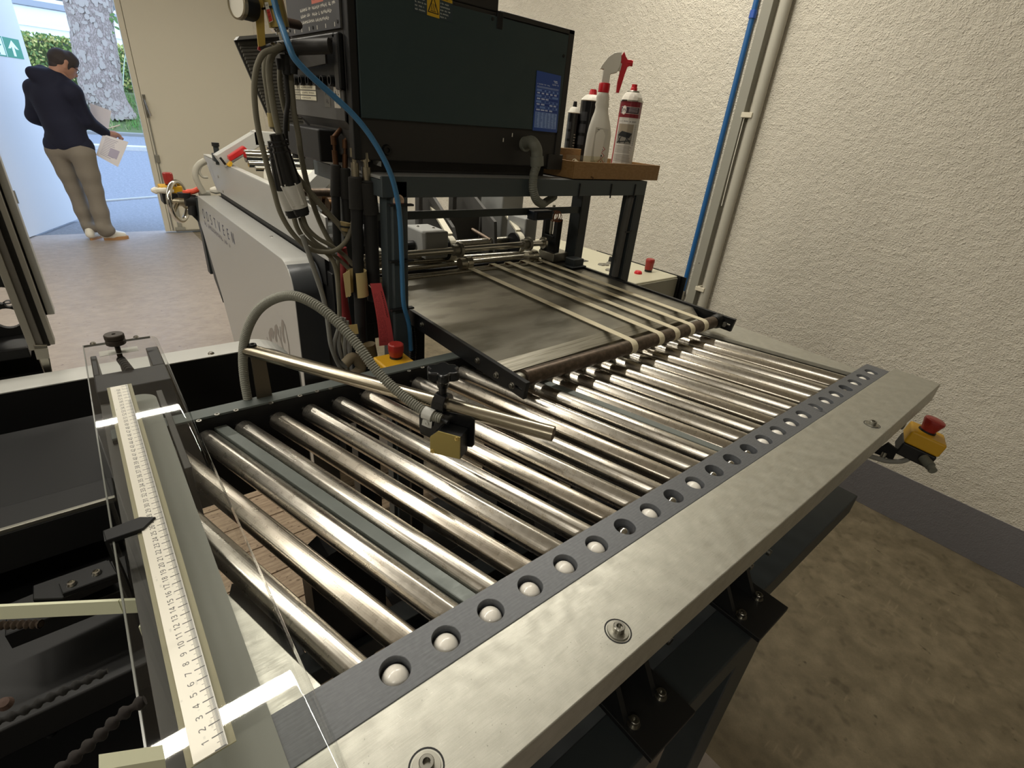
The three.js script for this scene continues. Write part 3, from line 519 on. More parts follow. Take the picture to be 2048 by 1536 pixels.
  part(conv, 'support_foot', [B(0.56, 0.6, 0.2, 1.06, -1.1, -1.02, 0.003), B(1.16, 1.2, 0.2, 1.06, -1.1, -1.02, 0.003), B(0.5, 1.26, 0, 0.2, -1.25, -1.0, 0.003)], M.blackmetal);
}
// ---------- pressing section behind the conveyor ----------
const press = thing('pressing_unit', 'pressing section with a collared steel shaft, grey gear boxes and slanted toothed belts', 'machine', [0.87, 0, -1.6]);
{
  const ys = 1.13, zs = -1.238;
  part(press, 'shaft', rod(V(0.54, ys, zs), V(1.195, ys, zs), 0.0095, 0.0095, 28), M.chrome);
  for (const x of [0.838, 1.108]) part(press, 'collar', [lathe([[0.0096, 0], [0.022, 0], [0.0225, 0.001], [0.0225, 0.009], [0.022, 0.01], [0.0096, 0.01]], V(x, ys, zs), V(1, 0, 0), 36), lathe([[0.0096, 0], [0.0155, 0], [0.016, 0.001], [0.016, 0.018], [0.0096, 0.019]], V(x - 0.019, ys, zs), V(1, 0, 0), 30)], M.zinc);
  part(press, 'shaft_flange', lathe([[0.0096, 0], [0.019, 0], [0.019, 0.007], [0.0096, 0.008]], V(1.178, ys, zs), V(1, 0, 0), 30), M.steel);
  for (const x of [0.845, 1.112]) part(press, 'counter_roller', [rod(V(x, 1.088, zs), V(x + 0.022, 1.088, zs), 0.016), rod(V(x + 0.022, 1.088, zs), V(x + 0.04, 1.088, zs), 0.019)], M.steel);
  part(press, 'lower_shaft', [rod(V(0.55, 1.105, -1.3), V(0.84, 1.105, -1.3), 0.008), rod(V(0.55, 1.088, -1.325), V(1.2, 1.08, -1.3), 0.01), rod(V(0.86, 1.115, -1.37), V(1.16, 1.115, -1.37), 0.012)], M.steel);
  part(press, 'knurled_wheel', lathe([[0.0001, 0], [0.018, 0], [0.02, 0.002], [0.02, 0.016], [0.012, 0.02], [0.0001, 0.02]], V(0.6, 1.12, -1.3), V(1, 0, 0), 26), M.zinc);
  for (const [u0, u1, v0, v1, z] of [[830, 860, 470, 505, -1.32], [1040, 1052, 452, 480, -1.34]]) {}
  const gb = (x0, x1, y0, y1, z0, z1) => { const g = part(press, 'gear_box', B(x0, x1, y0, y1, z0, z1, 0.006), M.boxgrey); for (const [a, b] of [[0.3, 0.3], [0.75, 0.55]]) part(g, 'screw', lathe([[0.0001, 0.003], [0.003, 0.0025], [0.005, 0]], V(mix(x0, x1, a), y1, mix(z0, z1, b)), V(0, 1, 0), 14), M.chrome); };
  gb(0.745, 0.825, 1.10, 1.178, -1.39, -1.27); gb(1.165, 1.222, 1.10, 1.195, -1.42, -1.32);
  // slanted toothed belts
  const tb = (a, b, wdt, tooth) => { const d = b.clone().sub(a), L = d.length(); d.normalize(); const n = V(1, 0, 0).cross(d).normalize(); if (n.y < 0) n.negate(); const gs = [slab([a, b, b.clone().add(V(wdt, 0, 0)), a.clone().add(V(wdt, 0, 0))], 0.004, n)]; for (let s = 0; s < L; s += 0.012) { const p = a.clone().addScaledVector(d, s).addScaledVector(n, -0.004), q = p.clone().addScaledVector(d, 0.006); gs.push(slab([p, q, q.clone().add(V(wdt * 0.9, 0, 0)), p.clone().add(V(wdt * 0.9, 0, 0))], 0.0045, n)); } part(press, 'toothed_belt', gs, M.beltcream); };
  const w1 = [sz(850, 398, -1.62), sz(893, 470, -1.31)], w2 = [sz(986, 395, -1.62), sz(1032, 462, -1.33)];
  tb(w1[0], w1[1], 0.022); tb(w2[0], w2[1], 0.02);
  for (const [w, r] of [[w1, 0.04], [w2, 0.04]]) { // belt round its pulley
    const c = w[1].clone().add(V(0, -0.042, -0.005)); const o = []; for (let i = 0; i <= 14; i++) { const a = 1.5 - i / 14 * 3.2; o.push(V(0, r * Math.sin(a), r * Math.cos(a))); }
    const pts = [...o, ...o.slice().reverse().map((p) => p.clone().multiplyScalar(0.9))].map((p) => c.clone().add(p)); part(press, 'toothed_belt', slab(pts, 0.02, V(1, 0, 0)), M.beltcream);
    part(press, 'belt_pulley', rod(c.clone().add(V(-0.006, 0, 0)), c.clone().add(V(0.018, 0, 0)), r * 0.88), M.blackmetal);
  }
  // dark side plates, covers and cross members
  const pl = (p, t, n, mat, nm = 'side_plate') => part(press, nm, slab(p, t, n), mat);
  pl([V(0.92, 1.05, -1.35), V(0.92, 1.05, -1.64), V(0.92, 1.3, -1.64), V(0.92, 1.27, -1.58), V(0.92, 1.16, -1.4)], 0.012, V(1, 0, 0), M.panelgrey);
  pl([V(1.06, 1.05, -1.34), V(1.06, 1.05, -1.64), V(1.06, 1.27, -1.64), V(1.06, 1.25, -1.5), V(1.06, 1.18, -1.36)], 0.012, V(1, 0, 0), M.panelgrey);
  pl([V(1.05, 1.02, -1.44), V(0.93, 1.02, -1.44), V(0.93, 1.2, -1.44), V(1.05, 1.2, -1.44)], 0.01, V(0, 0, 1), M.panelgrey, 'cover_plate');
  part(press, 'cross_bar', [rod(V(0.95, 1.2, -1.6), V(1.05, 1.12, -1.36), 0.007), rod(V(0.5, 1.24, -1.6), V(1.25, 1.24, -1.6), 0.012)], M.darkroller);
  part(press, 'cover_plate', [slab([V(0.7, 1.25, -1.62), V(0.8, 1.25, -1.62), V(0.8, 1.17, -1.42), V(0.7, 1.17, -1.42)], 0.006, V(0, 1, -0.3))], M.paintgrey, 'pale grey cover plate');
  part(press, 'base_frame', [B(0.58, 1.26, 0.9, 1.05, -1.60, -1.34, 0.004), B(0.58, 0.64, 0, 0.9, -1.5, -1.4), B(1.2, 1.26, 0, 0.9, -1.5, -1.4)], M.blackmetal);
  part(press, 'bearing_block', [slab([V(1.205, 1.09, -1.205), V(1.205, 1.09, -1.275), V(1.205, 1.20, -1.275), V(1.205, 1.20, -1.262), V(1.205, 1.155, -1.262), V(1.205, 1.155, -1.222), V(1.205, 1.21, -1.222), V(1.205, 1.21, -1.205)], 0.022, V(1, 0, 0)), B(1.203, 1.228, 1.147, 1.155, -1.265, -1.215)], M.black, 'black slotted bearing block');
  part(press, 'adjusting_screw', rod(V(1.215, 1.15, -1.242), V(1.215, 1.25, -1.242), 0.005), M.steel);
  part(press, 'electric_box', B(1.17, 1.27, 1.05, 1.27, -1.64, -1.46, 0.006), M.boxgrey);
  for (const g of [rod(V(0.56, 1.16, -1.36), V(0.62, 1.16, -1.36), 0.03), rod(V(0.54, 1.2, -1.42), V(0.66, 1.2, -1.42), 0.022), B(0.6, 0.72, 1.06, 1.2, -1.6, -1.45, 0.01), rod(V(0.66, 1.13, -1.33), V(0.74, 1.13, -1.33), 0.014)]) part(press, 'drive_part', g, M.blackmetal);
}
const scrawl = (g, x, y, w, h) => { for (let k = 0, p = x; p < x + w; k++) { const a = h * (0.25 + 0.4 * hash(k, Math.round(y + w))); if (hash(k + 5, Math.round(x + y)) > 0.15) { g.fillRect(p, y + h * 0.25 * hash(k, 9), Math.max(2, a * 0.4), h * 0.75); g.fillRect(p, y + h * (0.2 + 0.6 * hash(k, 2)), a, Math.max(2, h * 0.18)); } p += a + 2; } };   // print too small to read in the photograph
// ---------- steel stand over the conveyor ----------
const SZ = -0.954, SY = 1.361;
const stand = thing('machine_stand', 'dark grey steel stand bridging the conveyor under the glue melter', 'stand', [0.88, 0, -1.1]);
{
  part(stand, 'top_beam', B(0.463, 1.30, SY - 0.039, SY, SZ - 0.008, SZ, 0.001), M.frame);
  part(stand, 'top_plate', B(0.463, 1.30, SY - 0.006, SY, -1.32, SZ - 0.004, 0.001), M.paintgrey, 'pale worn top plate');
  part(stand, 'top_beam', B(0.463, 0.47, SY - 0.039, SY - 0.007, -1.32, SZ - 0.009, 0.001), M.frame); part(stand, 'top_beam', B(1.292, 1.3, SY - 0.039, SY - 0.007, -1.32, SZ - 0.009, 0.001), M.frame);
  part(stand, 'post', [B(0.484, 0.519, 0, SY - 0.006, SZ - 0.035, SZ, 0.003), B(0.4755, 0.485, 0, SY - 0.006, SZ - 0.04, SZ - 0.01, 0.001)], M.frame);
  part(stand, 'post', [B(1.268, 1.30, 0, SY - 0.039, SZ - 0.006, SZ, 0.001), B(1.293, 1.30, 0, SY - 0.006, SZ - 0.05, SZ - 0.006, 0.001), B(1.262, 1.268, 0, SY - 0.039, SZ - 0.05, SZ, 0.001)], M.framed);
  part(stand, 'post', [B(1.26, 1.30, 0, SY - 0.006, -1.21, -1.162, 0.003)], M.framed);
  part(stand, 'post', [B(0.463, 0.51, 0, SY - 0.006, -1.21, -1.162, 0.003)], M.framed);
  const xa = sz(815, 437, -1.18), xb = sx(1143, 415, 1.262);
  part(stand, 'cross_bar', [B(0.50, 1.262, xb.y - 0.011, xb.y + 0.009, -1.176, -1.168, 0.001)], M.frame);
  part(stand, 'flat_hose', sweep([V(1.262, SY - 0.042, SZ - 0.02), V(1.25, 1.31, SZ - 0.012), V(1.249, 1.24, SZ - 0.014), V(1.25, 1.08, SZ - 0.016)], 0.011, 24, 10), M.panelgrey);
  // cable ties
  for (const [x, y] of [[1.017, 0], [1.143, 0], [1.247, 0]]) part(stand, 'cable_tie', B(x - 0.0018, x + 0.0018, SY - 0.045, SY - 0.008, SZ, SZ + 0.003, 0.0008), M.black);
  part(stand, 'cable_tie', B(1.24, 1.268, 1.217, 1.221, SZ, SZ + 0.003, 0.001), M.black);
  for (const v of [409, 521, 617]) { const p = sz(795, v, SZ); part(stand, 'cable_tie', [B(0.472, 0.526, p.y - 0.002, p.y + 0.002, SZ, SZ + 0.0125, 0.001)], M.black); }
  const t = canvasTex(128, 128, (g) => { g.fillStyle = '#e6c9ae'; g.beginPath(); g.arc(64, 64, 63, 0, 7); g.fill(); g.fillStyle = '#b2404a'; g.beginPath(); g.arc(64, 64, 63, 0.35, 2.8); g.fill(); g.strokeStyle = '#8e7a66'; g.lineWidth = 3; for (let i = 0; i < 6; i++) { g.beginPath(); g.arc(64, 70, 50 - i * 7, 3.4, 6.0); g.stroke(); } });
  const c = sz(797, 402, SZ + 0.001), disc = new THREE.CircleGeometry(0.0125, 32); disc.translate(c.x, c.y, SZ + 0.0012);
  part(stand, 'sticker', disc.toNonIndexed(), new THREE.MeshStandardMaterial({ map: t, roughness: 0.5 }), 'round cream and red inspection sticker');
}
{ // little sensor and coil on the cross bar
  const s = thing('sensor_block', 'small dark blue sensor block on the cross bar of the stand', 'sensor', [1.13, 1.28, -1.16]);
  const p = sz(1056, 419, -1.165), q = sz(1092, 436, -1.165);
  part(s, 'housing', [B(p.x, q.x, q.y, p.y, -1.167, -1.135, 0.003)], S(30, 42, 62, 0.4)); part(s, 'face', B(p.x + 0.012, q.x - 0.006, q.y + 0.004, p.y - 0.004, -1.136, -1.1335, 0.001), M.black);
  const c = sz(1106, 431, -1.16), pts = []; for (let i = 0; i < 44; i++) { const a = i * 0.72; pts.push(V(c.x + Math.cos(a) * (0.014 + 0.003 * Math.sin(i * 1.7)), c.y + Math.sin(a) * (0.015 + 0.002 * Math.cos(i)), -1.16 + 0.0007 * i)); }
  solo('cable_coil', sweep(pts, 0.0011, 260, 6), S(150, 84, 44, 0.4, 0.5), 'thin copper coloured wire coiled beside the small blue sensor', 'cable');
}
// ---------- glue melter ----------
const melt = thing('glue_melter', 'large dark green and black hot glue melter on the steel stand', 'machine', [0.7, SY, -1.15]);
{
  const x0 = 0.43, x1 = 0.975, z0 = -1.30, zf = -1.0, yb = 1.385, yt = 1.672;
  const W = 0.44;
  part(melt, 'body', [B(W, x1, yb, yt, z0, zf - 0.002, 0.003), B(0.46, x1 - 0.02, SY, yb, z0 + 0.02, zf - 0.03, 0.002)], M.meltblack);
  part(melt, 'corner_strip', [B(x0, 0.4455, yb, 1.9, zf - 0.02, zf + 0.001, 0.002)], M.black); part(melt, 'corner_strip', [B(0.957, x1 + 0.001, yb + 0.01, yt + 0.004, zf - 0.02, zf + 0.002, 0.002), B(0.757, x1 + 0.001, yt - 0.006, yt + 0.004, zf - 0.02, zf + 0.002, 0.002)], M.meltblack);
  part(melt, 'front_panel', slab([V(0.4465, 1.458, zf), V(0.956, 1.467, zf), V(0.956, yt - 0.008, zf), V(0.4465, yt - 0.008, zf)], 0.003, V(0, 0, 1), [], 0.0006), M.greendark);
  part(melt, 'top_hood', [B(W, 0.757, yt, 2.02, z0, zf - 0.004, 0.004)], M.meltblack);
  part(melt, 'latch', B(0.748, 0.763, yt - 0.028, yt + 0.002, zf, zf + 0.005, 0.001), M.blackmetal);
  for (const [u, v] of [[985, 38], [1127, 112]]) { const p = sz(u, v, zf + 0.003); part(melt, 'screw', lathe([[0.0001, 0.0025], [0.003, 0.002], [0.0036, 0]], p, V(0, 0, 1), 14), M.black); }
  for (const [u, v] of [[1007, 280], [1025, 270]]) { const p = sz(u, v, zf - 0.001); part(melt, 'slot', B(p.x - 0.001, p.x + 0.001, p.y - 0.004, p.y + 0.004, zf - 0.003, zf - 0.0012, 0), M.white); }
  { const p = sz(773, 300, zf - 0.002); part(melt, 'plug', [lathe([[0.0001, 0.003], [0.0035, 0.003], [0.0045, 0.006], [0.0085, 0.006], [0.0105, 0]], p, V(0, 0, 1), 24)], M.blackgloss); }
  { const p = sz(1112, 326, zf - 0.001); part(melt, 'cap_screw', lathe([[0.0001, 0.003], [0.0028, 0.002], [0.003, 0]], p, V(0, 0, 1), 14), M.white); }
  part(melt, 'base_bracket', [B(0.935, 0.985, yb - 0.005, yb + 0.03, zf - 0.02, zf + 0.003, 0.001)], M.meltblack);
  // hot surface label
  const warn = canvasTex(512, 256, (g, w, h) => {
    g.fillStyle = '#2b3a40'; g.fillRect(0, 0, w, h); g.fillStyle = '#c9a21c'; g.fillRect(168, 0, 166, h); g.fillStyle = '#c9a21c'; g.fillRect(340, 6, 168, 36); g.fillRect(8, 6, 152, 30);
    g.strokeStyle = '#1c1a10'; g.lineWidth = 12; g.lineJoin = 'round'; g.beginPath(); g.moveTo(251, 30); g.lineTo(318, 212); g.lineTo(184, 212); g.closePath(); g.stroke();
    g.lineWidth = 7; for (const x of [228, 250, 272]) { g.beginPath(); g.moveTo(x, 186); g.bezierCurveTo(x - 14, 160, x + 14, 140, x, 110); g.stroke(); } g.fillStyle = '#1c1a10'; g.fillRect(214, 190, 74, 8);
    g.fillStyle = '#cfd2c8'; for (let i = 0; i < 5; i++) { scrawl(g, 14, 54 + i * 40, 110 + 30 * hash(i, 3), 22); scrawl(g, 346, 66 + i * 38, 100 + 40 * hash(i, 6), 22); }
    g.fillStyle = '#1c1a10'; scrawl(g, 20, 12, 120, 18); scrawl(g, 352, 14, 130, 20);
  });
  const zl = zf + 0.0043;
  part(melt, 'warning_label', sheet(V(0.556, 1.676, zl), V(0.640, 1.671, zl), V(0.640, 1.636, zl), V(0.557, 1.640, zl)), new THREE.MeshStandardMaterial({ map: warn, roughness: 0.45 }), 'yellow hot surface warning label');
  const blue = canvasTex(256, 512, (g, w, h) => {
    g.fillStyle = '#2d4f9e'; g.fillRect(0, 0, w, h); g.fillStyle = '#dfe6f4'; scrawl(g, 170, 80, 60, 18); g.fillRect(180, 54, 40, 6); g.fillRect(190, 66, 34, 6); scrawl(g, 14, 98, 130, 14);
    g.fillStyle = '#aebfe2'; for (let i = 0; i < 2; i++) g.fillRect(14, 122 + i * 9, 226, 4);
    for (let r = 0; r < 8; r++) { const y = 146 + r * 24; g.fillStyle = r % 2 ? '#1f3f90' : '#6f8fd0'; g.fillRect(14, y, 226, 20); g.fillStyle = r % 2 ? '#c6d2ee' : '#1f3f90'; for (let c = 0; c < 5; c++) if (hash(r, c) > 0.2) g.fillRect(20 + c * 44, y + 3, 24 + 14 * hash(c, r + 4), 13); }
    g.fillStyle = '#8ea9dc'; g.fillRect(14, 342, 226, 140); g.fillStyle = '#3a5cab'; for (let r = 0; r < 17; r++) for (let c = 0; c < 6; c++) g.fillRect(18 + c * 37, 346 + r * 8, 30 * (0.5 + 0.5 * hash(r, c + 9)), 4);
  });
  part(melt, 'instruction_sheet', sheet(V(0.868, 1.585, zl + 0.0005), V(0.945, 1.583, zl + 0.0005), V(0.952, 1.464, zl + 0.0005), V(0.872, 1.464, zl + 0.0005), 6, (a, b) => V(0, 0, 0.003 * Math.sin(a * 3.1) * b)), new THREE.MeshStandardMaterial({ map: blue, roughness: 0.5, side: THREE.DoubleSide }), 'blue printed instruction sheet');
  // control side, facing the camera's left
  const X = x0;
  part(melt, 'control_side', B(X, W, 1.46, 2.0, z0, zf - 0.021, 0.002), M.meltblack);
  const side = (za, zb, ya, yb_, x) => [V(x, yb_, za), V(x, yb_, zb), V(x, ya, zb), V(x, ya, za)];
  const txt = canvasTex(512, 256, (g, w, h) => {
    g.fillStyle = '#35353a'; g.fillRect(0, 0, w, h); g.fillStyle = '#3a3a3c'; g.fillRect(4, 4, w - 8, h - 8);
    g.fillStyle = '#b8604e'; g.fillRect(270, 10, 110, 40); g.fillRect(270, 110, 110, 40); g.fillStyle = '#4c2420'; scrawl(g, 280, 20, 90, 20); scrawl(g, 280, 120, 90, 20);
    g.fillStyle = '#cfcabc'; scrawl(g, 150, 60, 330, 16); scrawl(g, 150, 84, 290, 16); scrawl(g, 150, 156, 330, 16); scrawl(g, 150, 180, 290, 16); scrawl(g, 150, 204, 270, 16); for (let i = 0; i < 6; i++) g.fillRect(64 + i * 80, 232, 5, 16);
  });
  part(melt, 'text_panel', [slab([V(X - 0.001, 1.535 + 0.06, -1.29), V(X - 0.001, 1.535 + 0.06, -1.02), V(X - 0.001, 1.70, -1.02), V(X - 0.001, 1.70, -1.29)], 0.003, V(-1, 0, 0), [], 0.0005)], M.panelgrey);
  part(melt, 'text_print', sheet(...side(-1.29, -1.02, 1.595, 1.70, X - 0.0048)), new THREE.MeshStandardMaterial({ map: txt, roughness: 0.6 }));
  for (const [z, y] of [[-1.282, 1.69], [-1.03, 1.69], [-1.282, 1.605], [-1.03, 1.605], [-1.15, 1.69], [-1.15, 1.603]]) part(melt, 'screw', lathe([[0.0001, 0.002], [0.003, 0.0015], [0.0035, 0]], V(X - 0.0045, y, z), V(-1, 0, 0), 12), M.black);
  part(melt, 'recess_frame', [B(X - 0.012, X, 1.577, 1.589, -1.29, -1.03, 0.004), B(X - 0.012, X, 1.50, 1.589, -1.045, -1.02, 0.004)], M.blackmetal);
  part(melt, 'socket_panel', [B(X - 0.004, X, 1.50, 1.577, -1.29, -1.045, 0.001)], M.black);
  for (let i = 0; i < 6; i++) part(melt, 'socket', lathe([[0.0001, 0.002], [0.006, 0.002], [0.0065, 0.008], [0.009, 0.008], [0.0095, 0]], V(X - 0.004, 1.515, -1.27 + i * 0.04), V(-1, 0, 0), 18), M.blackmetal);
  part(melt, 'plug_bracket', [slab([V(X - 0.02, 1.575, -1.05), V(X - 0.02, 1.583, -1.22), V(X - 0.02, 1.53, -1.24), V(X - 0.02, 1.54, -1.05)], 0.004, V(-1, 0, 0)), B(X - 0.05, X - 0.02, 1.53, 1.58, -1.26, -1.2, 0.008)], M.meltblack);
  part(melt, 'lower_cover', [slab([V(X - 0.001, 1.5, -1.295), V(X - 0.001, 1.5, -1.025), V(X - 0.001, 1.45, -1.025), V(X - 0.001, 1.45, -1.295)], 0.003, V(-1, 0, 0)), sheet(V(X - 0.003, 1.45, -1.295), V(X - 0.003, 1.45, -1.025), V(X + 0.05, 1.385, -1.01), V(X + 0.05, 1.385, -1.17), 2)], M.panelgrey);
  part(melt, 'cover_edge', [sheet(V(X - 0.003, 1.46, -1.298), V(X - 0.003, 1.45, -1.285), V(X + 0.05, 1.38, -1.165), V(X + 0.04, 1.37, -1.19), 1)], M.black);
  const lab = canvasTex(256, 128, (g, w, h) => { g.fillStyle = '#48463f'; g.fillRect(0, 0, w, h); for (let r = 0; r < 3; r++) { g.fillStyle = '#a39e8c'; g.fillRect(6, 8 + r * 40, 60, 32); g.fillStyle = '#d8d2ba'; g.fillRect(72, 8 + r * 40, 176, 32); g.fillStyle = '#4a4638'; scrawl(g, 12, 16 + r * 40, 44, 16); scrawl(g, 84, 16 + r * 40, 140, 16); } });
  part(melt, 'name_labels', sheet(...side(-1.292, -1.16, 1.478, 1.508, X - 0.0045)), new THREE.MeshStandardMaterial({ map: lab, roughness: 0.6 }));
  for (const [z, bg, fg] of [[-1.105, '#55534c', '#181715'], [-1.055, '#c4beb0', '#23201c']]) { const m = canvasTex(64, 96, (g) => { g.fillStyle = bg; g.fillRect(0, 0, 64, 96); g.fillStyle = fg; scrawl(g, 14, 14, 30, 30); scrawl(g, 20, 54, 26, 26); }); part(melt, 'name_label', sheet(...side(z - 0.015, z + 0.015, 1.47, 1.505, X - 0.0045)), new THREE.MeshStandardMaterial({ map: m, roughness: 0.6 })); }
  part(melt, 'pump_block', [B(0.40, 0.45, 1.37, 1.43, -1.3, -1.1, 0.004), rod(V(0.42, 1.40, -1.29), V(0.42, 1.36, -1.29), 0.014)], M.black);
  part(melt, 'drip_edge', [sheet(V(X + 0.03, 1.397, -1.2), V(X + 0.055, 1.384, -1.0), V(X + 0.055, 1.374, -1.0), V(X + 0.03, 1.387, -1.2))], M.paintgrey);
}
{ // grey drain elbow with corrugated hose
  const h = thing('drain_hose', 'grey plastic elbow and corrugated hose hanging from the melter front', 'hose', [0.85, 1.36, -0.97]);
  const z = -0.985, a = sz(1050, 288, -1.0), b = sz(1063, 284, -0.97), c = sz(1073, 300, -0.955), d = sz(1074, 332, -0.953);
  part(h, 'elbow', [sweep([a.clone().setZ(-1.004), b, sz(1069, 291, -0.957), c, d.clone().lerp(c, 0.5)], 0.0135, 30, 18), rod(c.clone().lerp(d, 0.4), d, 0.0158), rod(a.clone().setZ(-1.003), a.clone().setZ(-0.994), 0.0165)], M.elbow);
  part(h, 'corrugated_hose', sweep([d.clone().add(V(0, 0.004, 0)), sz(1067, 352, -0.945), sz(1066, 378, -0.94), sz(1071, 396, -0.942), sz(1082, 407, -0.97), sz(1096, 401, -1.06), sz(1108, 394, -1.15)], 0.0098, 60, 14, 0.07, 0.0042), M.elbow);
}
// ---------- wooden tray with cans and bottle ----------
const TX0 = 0.992, TX1 = 1.352, TZ0 = -1.24, TZ1 = -0.958, TY = SY + 0.002;
{
  const t = thing('wooden_tray', 'shallow ochre wooden tray on the stand beside the melter', 'tray', [1.17, TY, -1.1]);
  const yt = 1.404, th = 0.007;
  part(t, 'front_board', B(TX0, TX1, TY, yt, TZ1 - th, TZ1, 0.0012), M.tray); part(t, 'back_board', B(TX0, TX1, TY, yt, TZ0, TZ0 + th, 0.0012), M.tray);
  part(t, 'side_board', B(TX0, TX0 + th, TY, yt, TZ0 + th, TZ1 - th, 0.0012), M.tray); part(t, 'side_board', B(TX1 - th, TX1, TY, yt, TZ0 + th, TZ1 - th, 0.0012), M.tray);
  part(t, 'bottom_board', B(TX0 + th, TX1 - th, TY, TY + 0.005, TZ0 + th, TZ1 - th, 0), M.tray);
  const k = sz(1183, 354, TZ1); part(t, 'knot', [slab(circ(V(k.x, k.y, TZ1), V(1, 0, 0), V(0, 1, 0), 0.004, 9, 0.002), 0.0006, V(0, 0, 1)), slab(circ(V(k.x + 0.006, k.y - 0.003, TZ1), V(1, 0, 0), V(0, 1, 0), 0.0025, 8, 0.003), 0.0006, V(0, 0, 1))], S(84, 54, 22, 0.7));
}
const FY = TY + 0.005;
function spin(profile, at, mat, parent, name, n = 48) { // lathe with its own uv: u round, v up
  const g = new THREE.LatheGeometry(profile.map((p) => new THREE.Vector2(...p)), n); const h0 = profile[0][1], h1 = profile[profile.length - 1][1]; const u = g.attributes.uv, p = g.attributes.position;
  for (let i = 0; i < u.count; i++) u.setY(i, (p.getY(i) - h0) / (h1 - h0)); const c = toCreasedNormals(g, 0.6); c.translate(...at); return part(parent, name, c, mat);
}
function turnToCamera(pos) { return Math.atan2(-pos[0], -pos[2]); }
{ // red and white spray can
  const p = sz(1243, 322, -1.025), at = [p.x, FY, -1.025], r = 0.0305, h = 0.188;
  const c = thing('spray_can', 'white and dark red spray can with a red nozzle and a printed label', 'spray can', at);
  const lab = canvasTex(1024, 768, (g, w, h_) => {
    g.fillStyle = '#cfccc4'; g.fillRect(0, 0, w, h_); g.fillStyle = '#7c1d28'; g.fillRect(0, 0, w, 160); g.fillStyle = '#b02432'; for (let k = 0; k < 2; k++) g.fillRect(k * 512 + 96, 120, 40, h_ - 120);
    for (let k = 0; k < 2; k++) { const x = k * 512; g.fillStyle = '#3a2430'; g.fillRect(x + 160, 52, 300, 66); g.strokeStyle = '#d8d4cc'; g.lineWidth = 4; g.strokeRect(x + 160, 52, 300, 66);
      g.fillStyle = '#f0ece4'; g.beginPath(); g.ellipse(x + 216, 86, 36, 46, 0, 0, 7); g.fill(); g.fillStyle = '#2a1a20'; g.font = 'bold 44px serif'; g.fillText('PN', x + 188, 102); g.fillStyle = '#b8aeb0'; for (let i = 0; i < 4; i++) g.fillRect(x + 290, 62 + i * 12, 140, 5);
      g.fillStyle = '#d8d6d0'; g.fillRect(x + 150, 176, 330, 590); g.fillStyle = '#4a4a48'; scrawl(g, x + 166, 190, 280, 18);
      g.fillStyle = '#8a8780'; g.fillRect(x + 166, 226, 240, 210); g.fillStyle = '#a49a88'; g.fillRect(x + 166, 226, 240, 84); g.fillStyle = '#22262a'; g.beginPath(); g.moveTo(x + 170, 350); g.lineTo(x + 240, 300); g.lineTo(x + 400, 322); g.lineTo(x + 360, 372); g.closePath(); g.fill(); g.lineWidth = 11; g.strokeStyle = '#22262a'; for (const [a, b, d, e] of [[190, 356, 236, 430], [240, 360, 190, 430], [330, 372, 300, 430], [300, 350, 390, 420], [180, 420, 390, 396]]) { g.beginPath(); g.moveTo(x + a, b); g.lineTo(x + d, e); g.stroke(); }
      g.fillStyle = '#8f8d86'; for (let i = 0; i < 22; i++) if (i % 7 !== 6) g.fillRect(x + 166, 452 + i * 14, 230 + 60 * hash(i, k), 6); for (let i = 0; i < 20; i++) g.fillRect(x + 420, 230 + i * 11, 44, 4); }
  });
  const body = spin([[r, 0.004], [r, h]], at, new THREE.MeshStandardMaterial({ map: lab, roughness: 0.35 }), c, 'body'); body.rotation.y = turnToCamera(at) - 1.9;
  spin([[0.0001, 0], [r - 0.003, 0], [r, 0.004]], at, M.zinc, c, 'base_rim'); spin([[r, h], [r + 0.0022, h + 0.001], [r + 0.0022, h + 0.004], [r - 0.001, h + 0.005]], at, M.chrome, c, 'rim');
  spin([[r - 0.001, h + 0.005], [r * 0.88, h + 0.012], [r * 0.7, h + 0.021], [r * 0.52, h + 0.024]], at, M.white, c, 'shoulder'); spin([[r * 0.52, h + 0.022], [r * 0.56, h + 0.025], [r * 0.5, h + 0.028], [0.0001, h + 0.028]], at, M.zinc, c, 'valve_cup');
  spin([[0.0095, h + 0.026], [0.009, h + 0.034], [0.0075, h + 0.036], [0.0075, h + 0.043], [0.0001, h + 0.043]], at, M.redbright, c, 'nozzle'); part(c, 'straw', rod(V(at[0], FY + h + 0.04, at[2]), V(at[0] + 0.018, FY + h + 0.04, at[2] - 0.006), 0.0014), M.redbright);
}
function blackCan(label, u, v, z, r, h, cap) {
  const p = sz(u, v, z), at = [p.x, FY, z], c = thing('spray_can', label, 'spray can', at);
  const lab = canvasTex(512, 512, (g, w, hh) => { g.fillStyle = '#121315'; g.fillRect(0, 0, w, hh); g.fillStyle = '#3c3d40'; for (let k = 0; k < 2; k++) for (let i = 0; i < 3; i++) g.fillRect(k * 256 + 100, 80 + i * 90, 110, 66); g.fillStyle = '#9d9c96'; for (let k = 0; k < 2; k++) for (let i = 0; i < 7; i++) g.fillRect(k * 256 + 12, 190 + i * 26, 30 + 30 * hash(i, k), 9); });
  const b = spin([[r, 0.003], [r, h]], at, new THREE.MeshStandardMaterial({ map: lab, roughness: 0.3 }), c, 'body'); b.rotation.y = turnToCamera(at) + 0.3;
  spin([[r, h], [r + 0.0015, h + 0.002], [r, h + 0.004], [r * 0.7, h + 0.014], [r * 0.45, h + 0.017], [0.0001, h + 0.017]], at, M.white, c, 'shoulder'); spin([[0.0001, 0], [r, 0.003]], at, M.zinc, c, 'base_rim');
  spin([[r * 0.36, h + 0.016], [r * 0.33, h + 0.026], [r * 0.28, h + 0.031], [0.0001, h + 0.031]], at, cap, c, 'nozzle');
}
blackCan('black spray can with a white shoulder and red nozzle behind the white spray bottle', 1168, 315, -1.16, 0.0315, 0.185, M.redbright);
